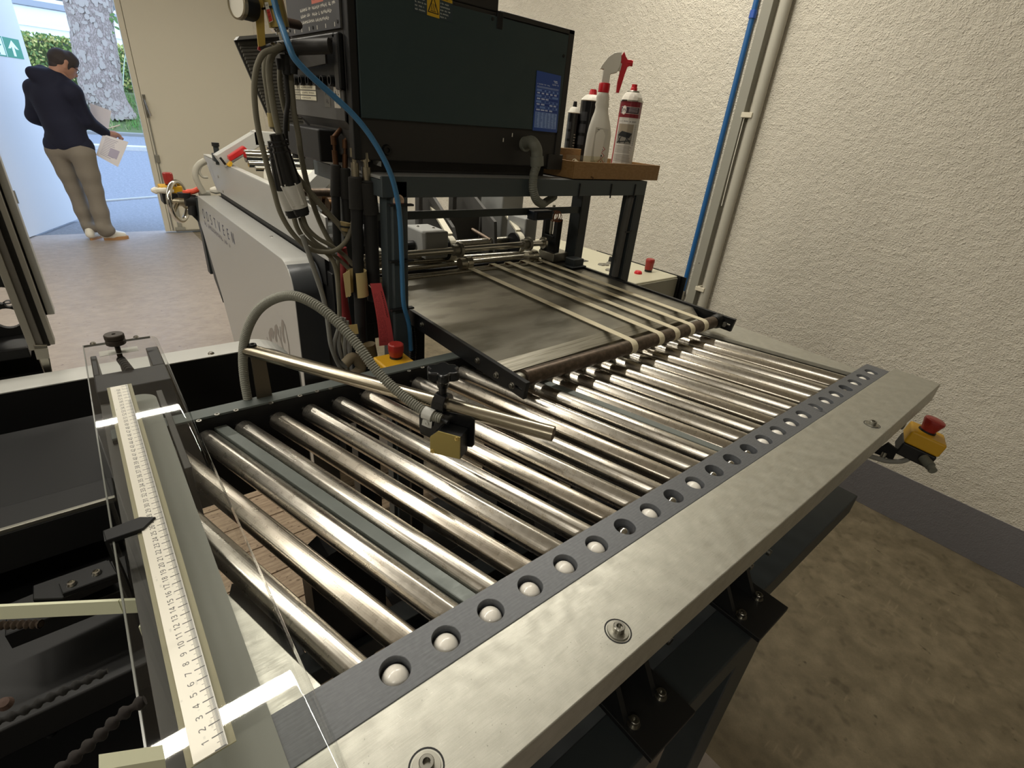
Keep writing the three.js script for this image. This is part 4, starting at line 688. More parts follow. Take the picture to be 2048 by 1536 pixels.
blackCan('slim black aerosol with black cap half hidden by the melter corner', 1137, 312, -1.19, 0.017, 0.15, M.black);
{ // white trigger bottle
  const p = sz(1190, 322, -1.03), at = [p.x, FY, -1.03], c = thing('spray_bottle', 'white plastic spray bottle with red trigger and red collar', 'spray bottle', at);
  const rows = [[0, 0.030, 0.021], [0.006, 0.0335, 0.024], [0.06, 0.0335, 0.024], [0.1, 0.0325, 0.0235], [0.12, 0.029, 0.022], [0.14, 0.0235, 0.019], [0.155, 0.0185, 0.0165], [0.165, 0.017, 0.0155], [0.172, 0.0185, 0.016], [0.18, 0.0165, 0.015], [0.188, 0.0175, 0.0155], [0.196, 0.0155, 0.0145], [0.2, 0.0135, 0.0135]];
  const pos = [], uv = [], idx = [], m = 40; for (const [y, a, b] of rows) for (let j = 0; j <= m; j++) { const t = j / m * 6.28319, e = 0.75; const cs = Math.cos(t), sn = Math.sin(t); pos.push(Math.sign(cs) * Math.abs(cs) ** e * a - (y > 0.1 ? (y - 0.1) * 0.05 : 0), y, Math.sign(sn) * Math.abs(sn) ** e * b); uv.push(j / m, y / 0.2); }
  for (let i = 0; i + 1 < rows.length; i++) for (let j = 0; j < m; j++) { const a = i * (m + 1) + j, b = a + m + 1; idx.push(a, b, a + 1, a + 1, b, b + 1); }
  const g = new THREE.BufferGeometry(); g.setAttribute('position', new THREE.Float32BufferAttribute(pos, 3)); g.setAttribute('uv', new THREE.Float32BufferAttribute(uv, 2)); g.setIndex(idx); g.computeVertexNormals();
  const grp = new THREE.Matrix4().makeRotationY(-0.75).setPosition(...at), put = (gg) => (gg.index ? gg.toNonIndexed() : gg).applyMatrix4(grp);
  part(c, 'body', put(g), M.white);
  const lab = canvasTex(128, 384, (q, w, h) => { q.fillStyle = '#c9c5b6'; q.fillRect(0, 0, w, h); q.fillStyle = '#55534c'; q.fillRect(20, 14, 50, 6); q.fillStyle = '#97948a'; for (let i = 0; i < 10; i++) q.fillRect(14, 32 + i * 9, 60 + 20 * hash(i, 2), 4); for (let i = 0; i < 22; i++) q.fillRect(8, 140 + i * 10, 46 + 10 * hash(i, 5), 3);
    for (let i = 0; i < 4; i++) { const y = 172 + i * 56; q.save(); q.translate(96, y); q.rotate(Math.PI / 4); q.fillStyle = '#e8e4da'; q.fillRect(-17, -17, 34, 34); q.strokeStyle = '#a84438'; q.lineWidth = 5; q.strokeRect(-17, -17, 34, 34); q.restore(); q.fillStyle = '#2a2622'; if (i === 2) { q.fillRect(93, y - 12, 6, 15); q.fillRect(93, y + 7, 6, 6); } else { q.beginPath(); q.moveTo(96, y - 13); q.lineTo(105, y + 9); q.lineTo(87, y + 9); q.closePath(); q.fill(); } } });
  part(c, 'label', put(sheet(V(-0.013, 0.118, 0.0228), V(0.021, 0.116, 0.0218), V(0.024, 0.006, 0.0247), V(-0.016, 0.006, 0.0247), 1)), new THREE.MeshStandardMaterial({ map: lab, roughness: 0.6 }));
  const L = (pr, y) => { const q = new THREE.LatheGeometry(pr.map((k) => new THREE.Vector2(...k)), 30); q.translate(-0.005, y, 0); return put(toCreasedNormals(q, 0.6)); };
  part(c, 'collar', L([[0.0135, 0], [0.0145, 0.001], [0.0148, 0.02], [0.0138, 0.022], [0.0001, 0.022]], 0.2), M.redbright);
  const ex = (pts, d, z) => { const s = new THREE.Shape(pts.map((k) => new THREE.Vector2(...k))); const q = new THREE.ExtrudeGeometry(s, { depth: d, bevelEnabled: true, bevelSize: 0.0012, bevelThickness: 0.0012, bevelSegments: 2 }); q.translate(0, 0, z); return put(q.toNonIndexed()); };
  part(c, 'sprayer_head', [ex([[-0.013, 0.222], [0.004, 0.222], [0.004, 0.243], [0.02, 0.248], [0.026, 0.262], [0.026, 0.274], [0.024, 0.291], [0.008, 0.288], [-0.006, 0.278], [-0.02, 0.258], [-0.021, 0.254], [-0.012, 0.252], [-0.013, 0.236]], 0.017, -0.0085), ex([[0.006, 0.25], [0.03, 0.253], [0.034, 0.262], [0.03, 0.268], [0.012, 0.266]], 0.009, -0.0045)], M.white);
  part(c, 'trigger', [ex([[0.022, 0.276], [0.032, 0.292], [0.036, 0.284], [0.043, 0.276], [0.054, 0.276], [0.056, 0.269], [0.045, 0.262], [0.041, 0.245], [0.036, 0.215], [0.034, 0.204], [0.029, 0.204], [0.028, 0.225], [0.03, 0.25], [0.032, 0.268]], 0.011, -0.0055), (() => { const q = rod(V(0.044, 0.271, 0), V(0.058, 0.271, 0), 0.0072); return q.applyMatrix4(grp); })()], M.redbright);
}
{ // brown board in the tray and a glass dish
  const b = thing('wooden_block', 'brown wooden board standing in the tray behind the clear dish', 'board', [1.06, FY, -1.08]); part(b, 'board', B(0.985 + 0.015, 1.142, FY, FY + 0.06, -1.1, -1.085, 0.001), M.tray);
  const d = thing('clear_dish', 'clear plastic dish standing at the front of the wooden tray', 'dish', [1.06, FY, -1.03]); part(d, 'wall', [B(1.0, 1.15, FY, FY + 0.048, -1.0, -0.998, 0.0005), B(1.148, 1.15, FY, FY + 0.048, -1.06, -1.0, 0.0005), B(1.0, 1.15, FY, FY + 0.002, -1.06, -1.0, 0.0005)], new THREE.MeshPhysicalMaterial({ color: 0xf4f2e6, roughness: 0.08, transmission: 1, thickness: 0, ior: 1.45 }));
  const c = sz(1152, 319, -0.975); solo('wire_curl', sweep(Array.from({ length: 14 }, (_, i) => V(c.x + 0.007 * Math.cos(i * 0.7), 1.397 + 0.006 * Math.abs(Math.sin(i * 0.7)) + i * 0.0004, -0.968 - i * 0.001)), 0.0012, 60, 6), M.cream, 'curl of whitish string at the front corner of the tray', 'string');
}
// ---------- pipes on the right wall ----------
{
  const bp = thing('air_pipe', 'blue plastic compressed air pipe running down the plastered wall', 'pipe', [XR, 0.7, -1.5]);
  const xb = XR - 0.016; part(bp, 'pipe', rod(V(xb, 0.70, -1.502), V(xb, CEIL, -1.502), 0.0125), M.blue);
  part(bp, 'coupling', [lathe([[0.0126, 0], [0.0158, 0.001], [0.0158, 0.031], [0.0126, 0.032]], V(xb, 2.0, -1.502), V(0, 1, 0), 28)], S(40, 84, 170, 0.4)); part(bp, 'end_fitting', [rod(V(xb, 0.685, -1.502), V(xb, 0.705, -1.502), 0.019), rod(V(xb, 0.63, -1.502), V(xb, 0.69, -1.502), 0.013)], M.blackmetal);
  const tr = thing('cable_trunking', 'grey square cable trunking between the blue pipe and the round conduit', 'trunking', [XR, 0, -1.43]); part(tr, 'cover', B(XR - 0.046, XR, 0.02, CEIL, -1.453, -1.404, 0.002), M.trunk); { const p = sx(1400, 527, XR - 0.046); part(tr, 'screw', lathe([[0.0001, 0.001], [0.002, 0.001], [0.003, 0]], V(XR - 0.046, p.y, -1.43), V(-1, 0, 0), 12), M.black); }
  const cd = thing('conduit', 'thick pale grey conduit with two clips on the plastered wall', 'pipe', [XR, 0, -1.35]); part(cd, 'pipe', rod(V(XR - 0.03, 0.02, -1.354), V(XR - 0.03, CEIL, -1.354), 0.0245, 0.0245, 36), M.conduit);
  for (const y of [1.612, 0.763]) part(cd, 'clip', [B(XR - 0.062, XR - 0.052, y - 0.011, y + 0.011, -1.406, -1.352, 0.002), B(XR - 0.06, XR - 0.002, y - 0.011, y + 0.011, -1.4035, -1.39, 0.002)], M.clip);
  solo('wire', sweep([V(XR - 0.05, 1.605, -1.392), V(XR - 0.05, 1.4, -1.391), V(XR - 0.045, 1.2, -1.39)], 0.002, 20, 6), M.white, 'thin white wire hanging from the upper conduit clip', 'wire');
}
// ---------- clear cover with the ruler ----------
const GY = 1.07;
{
  const g = thing('ruler_guard', 'scratched clear plastic cover with a long metal ruler and a knurled knob', 'guard', [0, GY - 0.05, -0.6]);
  const x0 = -0.0505, x1 = 0.0555, z0 = -1.058, z1 = -0.06, R = 0.011;
  const prof = [[x0, GY]]; for (let i = 0; i <= 8; i++) { const a = Math.PI / 2 - i / 8 * Math.PI / 2; prof.push([x1 - R + R * Math.cos(a), GY - R + R * Math.sin(a)]); } prof.push([x1, GY - 0.028]);
  const pos = [], idx = []; for (const [x, y] of prof) pos.push(x, y, z0, x, y, z1); for (let i = 0; i + 1 < prof.length; i++) { const a = 2 * i; idx.push(a, a + 1, a + 2, a + 2, a + 1, a + 3); }
  const pg = new THREE.BufferGeometry(); pg.setAttribute('position', new THREE.Float32BufferAttribute(pos, 3)); pg.setIndex(idx); pg.computeVertexNormals();
  part(g, 'cover', uvm(pg), new THREE.MeshPhysicalMaterial({ color: 0xf2f3f2, roughness: 0.02, transmission: 1, thickness: 0, ior: 1.5, side: THREE.DoubleSide }));
  part(g, 'cover_edge', [B(x0 - 0.0012, x0 + 0.0002, GY - 0.004, GY + 0.0002, z0, z1, 0), B(x0, x1 - R, GY - 0.004, GY - 0.0002, z0 - 0.0006, z0 + 0.0006, 0)], S(112, 114, 108, 0.2));
  // ruler: centimetres counted away from the viewer
  const rl = canvasTex(2048, 76, (c, w, h) => {
    c.fillStyle = '#d9d5c8'; c.fillRect(0, 0, w, h); c.fillStyle = '#c9c6ba'; for (let i = 0; i < 60; i++) c.fillRect(hash(i, 1) * w, hash(i, 2) * h, 14 * hash(i, 3), 5); c.fillStyle = '#b4b3ac'; c.fillRect(0, h - 9, w, 9);
    const px = w / 61.5; c.fillStyle = '#191919'; for (let m = 0; m < 615; m++) { const L = m % 10 === 0 ? 26 : m % 5 === 0 ? 18 : 12; if (m % 10 === 0 || m < 560) c.fillRect(m * px / 10, h - 3 - L, m % 10 === 0 ? 2.4 : 0.9, L); }
    c.font = '22px sans-serif'; c.textAlign = 'center'; for (let k = 1; k < 61; k++) c.fillText(String(k), k * px, 40);
  });
  const zr0 = -0.2515, zr1 = -0.8665, xa = -0.0275, xb = -0.0065, y = GY + 0.0014;
  part(g, 'ruler', B(xa, xb, GY + 0.0001, GY + 0.0012, zr1, zr0, 0.0003), M.white);
  part(g, 'ruler_print', sheet(V(xa, y, zr0), V(xa, y, zr1), V(xb, y, zr1), V(xb, y, zr0)), new THREE.MeshStandardMaterial({ map: rl, roughness: 0.38, metalness: 0.15 }));
  part(g, 'tape_bed', B(xa - 0.004, xb + 0.005, GY - 0.0012, GY - 0.0004, zr1 - 0.004, zr0, 0.0002), new THREE.MeshPhysicalMaterial({ color: new THREE.Color('rgb(214,208,176)'), roughness: 0.5, transmission: 0.6, thickness: 0 }));
  // knob and screws at the far end
  const kp = V(-0.006, GY, -1.035);
  part(g, 'knob', [lathe([[0.0001, 0.003], [0.0135, 0.003], [0.0145, 0.004], [0.0145, 0.010], [0.0135, 0.0105], [0.0128, 0.0115], [0.0135, 0.0125], [0.0145, 0.0135], [0.0145, 0.020], [0.0135, 0.0215], [0.003, 0.0215], [0.0028, 0.0195], [0.0001, 0.0195]], kp, V(0, 1, 0), 44), rod(kp.clone().setY(1.0), kp.clone().setY(GY + 0.004), 0.004)], S(66, 58, 50, 0.5, 0.5));
  for (const [u, v] of [[186, 687], [272, 674]]) { const p = sy(u, v, GY); part(g, 'screw', lathe([[0.0001, 0.003], [0.003, 0.0024], [0.0045, 0]], V(p.x, GY, p.z), V(0, 1, 0), 16), M.chrome); }
  part(g, 'paper_label', B(-0.033, 0.022, GY - 0.014, GY - 0.0135, -1.053, -1.03, 0), M.tape);
  part(g, 'spindle', [rod(V(-0.006, 1.045, -1.03), V(0.001, 1.05, -0.965), 0.005), ...Array.from({ length: 7 }, (_, i) => { const p = V(-0.006, 1.045, -1.03).lerp(V(0.001, 1.05, -0.965), i / 6); return rod(p, p.clone().add(V(0.0003, 0.0002, 0.004)), 0.0068); })], M.blackmetal);
  part(g, 'bearing_frame', [B(x0 + 0.004, x1 - 0.004, 0.99, 1.052, -0.965, -0.9, 0.002), B(x0 + 0.004, -0.038, 0.99, 1.052, -1.05, -0.965, 0.002), B(0.033, x1 - 0.004, 0.99, 1.052, -1.05, -0.965, 0.002)], M.blackmetal);
  part(g, 'side_plate', [B(x0 + 0.004, -0.034, 0.85, 1.03, -0.9, -0.05, 0.001), B(0.026, 0.034, 0.9, 1.045, -0.88, -0.64, 0.001)], M.panelgrey);
  part(g, 'pale_band', [slab(rrect(V(-0.004, 1.042, -0.475), V(1, 0, 0), V(0, 0, 1), 0.056, 0.82, 0.024, 8), 0.006, V(0, -1, 0))], S(140, 142, 134, 0.6));  // pale grey band with rounded ends lying under the clear cover
  part(g, 'link_plate', slab([V(0.028, 0.98, -0.46), V(0.034, 0.98, -0.475), V(0.05, 0.98, -0.47), V(0.066, 0.98, -0.41), V(0.066, 0.98, -0.30), V(0.045, 0.98, -0.36), V(0.032, 0.98, -0.40)], 0.008, V(0, 1, 0)), M.panelgrey);
  part(g, 'link_screw', lathe([[0.0001, 0.001], [0.003, 0.001], [0.0034, 0.003], [0.006, 0.003], [0.0064, 0]], V(0.048, 0.9885, -0.45), V(0, 1, 0), 16), M.bolt);
}
// ---------- bar with the photo eye ----------
{
  const a = V(0.148, 1.128, -0.788), b = sy(1107, 868, 1.128), d = b.clone().sub(a).normalize(), n = V(-d.z, 0, d.x).normalize(); if (n.z < 0) n.negate();
  const s = thing('sensor_holder', 'steel tube on a flat post carrying a black clamp and a brass coloured photo eye', 'sensor', [0.16, TT, -0.787]);
  const post = [sz(515, 800, -0.787), sz(545, 793, -0.787)];
  part(s, 'post', slab([V(post[0].x, TT, -0.787), V(post[1].x, TT, -0.787), V(post[1].x - 0.002, 1.122, -0.787), V(post[0].x + 0.001, 1.12, -0.787)], 0.004, V(0, 0, -1)), M.bronze.clone()); s.children[0].material.color.set('rgb(122,114,100)');
  part(s, 'tube', [rod(a, b, 0.0102, 0.0102, 36)], M.chromeTube = S(168, 160, 142, 0.24, 1));
  part(s, 'tube_screw', lathe([[0.0001, 0.001], [0.003, 0.001], [0.003, 0.003], [0.0055, 0.003], [0.006, 0]], a.clone().addScaledVector(d, 0.014).setY(1.1375), V(0, 1, 0), 18), M.blackmetal);
  part(s, 'tube_bore', rod(b.clone().addScaledVector(d, -0.0002), b.clone().addScaledVector(d, 0.0004), 0.009), M.bronze);
  const c = sy(889, 803, 1.128); { const t = c.clone().sub(a).dot(d); c.copy(a).addScaledVector(d, t); }
  part(s, 'clamp', [lathe([[0.0105, -0.009], [0.0155, -0.009], [0.0162, -0.008], [0.0162, 0.008], [0.0155, 0.009], [0.0105, 0.009]], c, d, 32), rod(c.clone().add(V(0, 0.012, 0)), c.clone().add(V(0, 0.03, 0)), 0.0055), (() => { const q = new THREE.SphereGeometry(0.009, 20, 14); q.translate(c.x + n.x * 0.004, c.y - 0.02, c.z + n.z * 0.004); return q.toNonIndexed(); })()], M.blackgloss);
  { // star knob
    const star = new THREE.Shape(); for (let i = 0; i <= 72; i++) { const t = i / 72 * 6.28319, r = 0.0168 + 0.0026 * Math.cos(6 * t); const x = r * Math.cos(t), y = r * Math.sin(t); i ? star.lineTo(x, y) : star.moveTo(x, y); }
    const k = new THREE.ExtrudeGeometry(star, { depth: 0.007, bevelEnabled: true, bevelSize: 0.0035, bevelThickness: 0.003, bevelSegments: 4 }); k.rotateX(-Math.PI / 2); k.translate(c.x, c.y + 0.043, c.z);
    part(s, 'star_knob', [k.toNonIndexed(), lathe([[0.0075, 0], [0.0085, 0.008], [0.013, 0.018], [0.0001, 0.018]], V(c.x, c.y + 0.026, c.z), V(0, 1, 0), 24)], M.blackgloss);
  }
  const po = c.clone().addScaledVector(n, 0.010).setY(1.128), up = V(0, 1, 0);
  const pn = (u, v, off = 0) => { const r = ray(u, v), q = po.clone().addScaledVector(n, off), t = q.clone().sub(camera.position).dot(n) / r.dot(n); return camera.position.clone().addScaledVector(r, t); };
  part(s, 'mounting_plate', slab([pn(838, 822), pn(846, 818), pn(893, 823), pn(942, 832), pn(949, 838), pn(948, 890), pn(944, 895), pn(870, 880), pn(842, 868), pn(839, 862)], 0.0025, n.clone().negate(), [], 0.0005), M.blackgloss);
  const cor = (o) => [pn(877, 856, o), pn(893, 845, o), pn(936, 857, o), pn(935, 900, o), pn(877, 887, o)];
  const e = part(s, 'photo_eye', slab(cor(0.002), 0.022, n, [], 0.0008), M.blackmetal);
  const f1 = cor(0.002).map((p) => p.clone().addScaledVector(n, 0.0226));
  part(e, 'brass_face', slab(f1, 0.0012, n, [], 0.0003), M.gold);
  for (const k of [2, 4]) { const p = f1[k].clone().lerp(f1[k === 2 ? 4 : 2], 0.1).addScaledVector(n, 0.001); part(e, 'face_screw', lathe([[0.0001, 0.0016], [0.0018, 0.002], [0.003, 0.0012], [0.0034, 0]], p, n, 18), M.brass); }
  part(s, 'conduit_clip', [slab([pn(846, 838, 0.003), pn(865, 842, 0.003), pn(863, 856, 0.003), pn(858, 855, 0.003), pn(844, 849, 0.003)], 0.001, n), lathe([[0.0001, 0.001], [0.0016, 0.001], [0.0018, 0.0024], [0.003, 0.002], [0.003, 0]], pn(854, 846, 0.004), n, 14)], M.silverlight);
  // armoured hose from the rail to the photo eye, in one upright arc
  const A = V(0.139, TT - 0.01, -0.795), E = pn(884, 838, 0.012), hd = E.clone().sub(A).setY(0).normalize(), hn = V(-hd.z, 0, hd.x);
  const ph = (u, v, o = 0) => { const r = ray(u, v), t = A.clone().sub(camera.position).dot(hn) / r.dot(hn); return camera.position.clone().addScaledVector(r, t); };
  const hp = [A, ...[[489, 760], [486, 710], [493, 665], [515, 622], [548, 598], [590, 592], [635, 612], [675, 645], [715, 690], [752, 740], [790, 778], [833, 812]].map((q) => ph(...q)), pn(862, 830, 0.012), E];
  const hose = thing('armoured_hose', 'grey ribbed metal hose arching from the rear rail to the photo eye', 'hose', [0.14, TT, -0.795]);
  part(hose, 'sleeve', sweep(hp, 0.0064, 0, 14, 0.09, 0.0034), M.corr);
  part(hose, 'ferrule', rod(pn(848, 824, 0.012), pn(866, 832, 0.012), 0.0086), M.silverlight); part(hose, 'lead', sweep([E, pn(890, 842, 0.012), pn(896, 846, 0.014)], 0.003, 10, 8), M.black);
}
// ---------- emergency stops ----------
function eStop(name, label, x0, x1, z0, z1, yTop, hLid, hBase, bc, br, bh, flare) {
  const e = thing('emergency_stop', label, 'emergency stop', [(x0 + x1) / 2, yTop - hLid - hBase, (z0 + z1) / 2]);
  part(e, 'lid', B(x0, x1, yTop - hLid, yTop, z0, z1, 0.005), M.yellow); part(e, 'base', B(x0 + 0.001, x1 - 0.001, yTop - hLid - hBase, yTop - hLid, z0 + 0.001, z1 - 0.001, 0.004), M.black);
  part(e, 'collar', lathe([[0.0001, 0.004], [br * 0.8, 0.004], [br * 0.82, 0]], V(bc[0], yTop, bc[1]), V(0, 1, 0), 32), M.black);
  part(e, 'button', lathe([[br * 0.72, 0.003], [br * (flare ? 0.72 : 0.86), 0.007], [br * (flare ? 0.86 : 0.98), bh * 0.55], [br, bh * 0.82], [br * 0.96, bh * 0.94], [br * 0.8, bh], [0.0001, bh * 1.01]], V(bc[0], yTop, bc[1]), V(0, 1, 0), 40), M.red);
  return e;
}
{
  const c = sx(1842, 872, 1.40);
  const e = eStop('', 'yellow emergency stop box with red mushroom button below the end of the fence bar', c.x - 0.036, c.x + 0.04, c.z - 0.036, c.z + 0.036, c.y + 0.012, 0.034, 0.034, [c.x + 0.006, c.z - 0.004], 0.0215, 0.034, true);
  e.rotation.set(0.16, 0.25, -0.1);
  part(e, 'gland', [rod(V(c.x - 0.034, c.y - 0.036, c.z + 0.014), V(c.x - 0.054, c.y - 0.040, c.z + 0.03), 0.0105), rod(V(c.x - 0.052, c.y - 0.040, c.z + 0.028), V(c.x - 0.066, c.y - 0.043, c.z + 0.036), 0.0085)], M.elbow);
  solo('cable', sweep([sx(1822, 915, 1.38), sx(1805, 922, 1.36), sx(1775, 922, 1.34), sx(1745, 914, 1.32), sx(1720, 905, 1.29)], 0.0058, 30, 10), M.cablegrey, 'grey cable looping from the emergency stop under the fence bar', 'cable');
  const b = thing('bracket', 'black angle bracket holding the emergency stop under the fence bar end', 'bracket', [1.36, 0.94, -0.13]); part(b, 'arm', [slab([sx(1745, 905, 1.345), sx(1775, 885, 1.345), sx(1800, 895, 1.365), sx(1790, 915, 1.365)], 0.006, V(1, 0, 0))], M.black); part(b, 'screw', rod(sx(1762, 920, 1.34), sx(1770, 905, 1.345), 0.006), M.bolt);
}
eStop('', 'yellow emergency stop box with red button behind the rear rail by the hoses', 0.386, 0.452, -0.864, -0.801, 1.033, 0.028, 0.04, [0.426, -0.838], 0.0158, 0.031, false);
// control box by the wall
{
  const b = thing('control_box', 'beige control cabinet with red push buttons behind the conveyor by the wall', 'control box', [1.75, 0, -1.4]);
  part(b, 'cabinet', B(1.60, 1.885, 0.1, 0.97, -1.9, -1.135, 0.004), S(196, 192, 168, 0.35)); part(b, 'front', B(1.602, 1.883, 0.1, 0.962, -1.137, -1.131, 0.001), S(150, 148, 132, 0.5)); part(b, 'plinth', B(1.62, 1.87, 0, 0.1, -1.88, -1.16), M.black);
  const on = (u, v) => { const p = sy(u, v, 0.97); return V(p.x, 0.97, p.z); }; const up = V(0, 1, 0);
  part(b, 'stop_button', [lathe([[0.0001, 0.009], [0.016, 0.009], [0.017, 0.014], [0.017, 0.034], [0.0185, 0.038], [0.0185, 0.05], [0.016, 0.054], [0.0001, 0.054]], on(1296, 543), up, 32)], M.red); part(b, 'button_base', rod(on(1296, 543), on(1296, 543).setY(0.98), 0.0155), M.black);
  part(b, 'push_button', [lathe([[0.0001, 0.012], [0.012, 0.011], [0.016, 0.006], [0.0165, 0]], on(1276, 547), up, 28)], M.redbright);
  for (const [u, v] of [[1203, 530], [1211, 530], [1220, 527], [1218, 541]]) part(b, 'lamp_bezel', lathe([[0.0001, 0.006], [0.012, 0.006], [0.0155, 0.004], [0.0165, 0]], on(u, v), up, 26), M.zinc);
  part(b, 'rotary_switch', [lathe([[0.0001, 0.02], [0.011, 0.02], [0.013, 0]], on(1222, 523), up, 24)], M.black);
  part(b, 'name_plate', [B(1.63, 1.68, 0.9702, 0.972, -1.5, -1.46, 0)], M.panelgrey);
  part(b, 'door_edge', [B(1.885, 1.89, 0.2, 0.972, -1.6, -1.12, 0.001), B(1.895, 1.9, 0.3, 0.97, -1.5, -1.1, 0.001)], M.blackmetal);
  part(b, 'hinge_fitting', [rod(sx(1340, 582, 1.92), sx(1352, 586, 1.92), 0.012), sweep([sx(1346, 580, 1.92), sx(1350, 573, 1.92), sx(1353, 577, 1.92), sx(1352, 584, 1.92)], 0.003, 16, 8), B(1.9, 1.95, 0.86, 0.9, -1.16, -1.12, 0.004)], M.zinc);
}
// ---------- feeder ----------
const FX = 0.47;
const feeder = thing('feeder', 'long silver sheet feeder with rounded corner cover and pale tubular safety hoops', 'machine', [0.9, 0, -2.3]);
{
  const fz = -1.62, ft = 1.02, arc = []; for (let i = 0; i <= 10; i++) { const a = i / 10 * Math.PI / 2; arc.push([fz - 0.1 + 0.1 * Math.sin(a), ft - 0.1 + 0.1 * Math.cos(a)]); }
  const fl = sx(400, 443, FX), fb = sx(446, 597, FX);
  const prof = [[-3.03, ft], ...arc, [fz, 0.0], [fb.z + 0.25, 0.0], [fb.z, fb.y], [fl.z, fl.y]];
  part(feeder, 'side_cover', slab(prof.map(([z, y]) => V(FX, y, z)), 0.092, V(1, 0, 0), [], 0.001), M.silver);
  const fr = arc.slice(3).concat([[fz, 0.0]]).map(([z, y]) => [z + 0.0015, y]);
  { const pos = [], idx = []; fr.forEach(([z, y]) => pos.push(FX + 0.001, y, z, FX + 0.094, y, z)); for (let i = 0; i + 1 < fr.length; i++) { const a = 2 * i; idx.push(a, a + 2, a + 1, a + 1, a + 2, a + 3); } const g = new THREE.BufferGeometry(); g.setAttribute('position', new THREE.Float32BufferAttribute(pos, 3)); g.setIndex(idx); g.computeVertexNormals(); part(feeder, 'dark_front', uvm(g), S(70, 72, 74, 0.3, 0.2)); }  // rounded front of the silver cover, coloured darker than its side
  part(feeder, 'end_panel', slab([V(FX + 0.002, 1.0, -3.02), V(FX + 0.002, 0.9, -3.1), V(FX + 0.002, 0.6, -3.02), V(FX + 0.002, 0.5, -2.9), V(FX + 0.002, 0.8, -2.98)], 0.06, V(1, 0, 0)), M.framed);
  part(feeder, 'screw', lathe([[0.0001, 0.002], [0.005, 0.0015], [0.006, 0]], (() => { const p = sy(543, 473, ft); return V(p.x, ft + 0.0005, p.z); })(), V(0, 1, 0), 16), M.chrome);
  // lettering on the cover
  const dz = (u, v) => sx(u, v, FX - 0.002); const a = dz(403.5, 413), b = dz(456.5, 456), hgt = 0.055;
  const tx = canvasTex(1024, 128, (g, w, h) => { g.clearRect(0, 0, w, h); g.fillStyle = '#2c3350'; g.font = '108px sans-serif'; g.textAlign = 'center'; 'OOSTVEEN'.split('').forEach((t, i) => g.fillText(t, 64 + i * 128, 104)); });
  const glyph = (map) => new THREE.MeshStandardMaterial({ map, transparent: true, alphaTest: 0.35, roughness: 0.5 });
  const yT = 0.985;
  part(feeder, 'lettering', sheet(V(FX - 0.0016, yT, -2.99), V(FX - 0.0016, yT, -2.34), V(FX - 0.0016, yT - 0.075, -2.34), V(FX - 0.0016, yT - 0.075, -2.99)), glyph(tx));
  const tx2 = canvasTex(512, 64, (g, w, h) => { g.clearRect(0, 0, w, h); g.fillStyle = '#77757a'; scrawl(g, 8, 8, 490, 48); });
  const l0 = dz(408, 444), l1 = dz(460, 492);
  part(feeder, 'lettering', sheet(V(FX - 0.0016, l0.y + 0.02, l0.z), V(FX - 0.0016, l1.y + 0.016, l1.z), V(FX - 0.0016, l1.y - 0.016, l1.z), V(FX - 0.0016, l0.y - 0.02, l0.z)), glyph(tx2));
  { // large script near the front corner: strokes traced on the cover's plane
    const W = 512, q = [dz(520, 630), dz(592, 630), dz(592, 735), dz(520, 735)], zA = Math.min(...q.map((p) => p.z)), zB = Math.max(...q.map((p) => p.z)), yA = Math.max(...q.map((p) => p.y)), yB = Math.min(...q.map((p) => p.y));
    const to = (u, v) => { const p = dz(u, v); return [(p.z - zA) / (zB - zA) * W, (yA - p.y) / (yA - yB) * W]; };
    const m = canvasTex(W, W, (g) => { g.clearRect(0, 0, W, W); g.strokeStyle = '#807a74'; g.lineCap = 'round'; g.lineJoin = 'round';
      const st = (lw, pts) => { g.lineWidth = lw; g.beginPath(); pts.forEach(([cx, cy], i) => { const k = to(460 + cx / 7.314, 580 + cy / 7.314); i ? g.lineTo(...k) : g.moveTo(...k); }); g.stroke(); };
      st(26, [[590, 715], [582, 660], [600, 605], [618, 600]]); st(10, [[618, 596], [632, 640], [624, 700]]);
      st(22, [[672, 725], [662, 650], [668, 560], [680, 545]]); st(12, [[680, 545], [704, 590], [700, 640], [740, 740], [785, 890]]); st(7, [[728, 545], [738, 640], [748, 745]]);
      st(22, [[790, 740], [768, 640], [766, 520], [770, 475]]); st(9, [[770, 470], [800, 520], [818, 620], [850, 780], [868, 935]]); st(6, [[815, 930], [822, 905]]); st(8, [[540, 700], [546, 715]]); });
    part(feeder, 'lettering', sheet(V(FX - 0.0016, yA, zA), V(FX - 0.0016, yA, zB), V(FX - 0.0016, yB, zB), V(FX - 0.0016, yB, zA)), glyph(m), 'large grey script lettering');
  }
  // upright plate above the gap
  const PX = 0.565, P = (u, v) => sx(u, v, PX);
  const gapY = 1.03, ptA = P(407, 311), ptB = P(572, 385), ptC = P(648, 430);
  part(feeder, 'upper_plate', slab([V(PX, gapY + 0.012, -3.05), V(PX, gapY + 0.012, -1.55), V(PX, ptB.y - 0.02, -1.55), V(PX, ptB.y, -1.75), V(PX, ptA.y, ptA.z)], 0.006, V(1, 0, 0), [], 0.001), M.silver);
  part(feeder, 'plate_flange', [B(PX, PX + 0.03, ptB.y - 0.004, ptB.y, ptA.z, -1.75, 0.001)], M.silverlight);
  part(feeder, 'gap_shade', B(PX + 0.004, PX + 0.02, 0.95, gapY + 0.02, -3.0, -1.6), M.black);  // black strip put in for the shade inside the gap
  for (const [u, v] of [[437, 353], [447, 383]]) part(feeder, 'rivet', lathe([[0.0001, 0.004], [0.006, 0.003], [0.008, 0]], P(u, v), V(-1, 0, 0), 14), M.bolt);
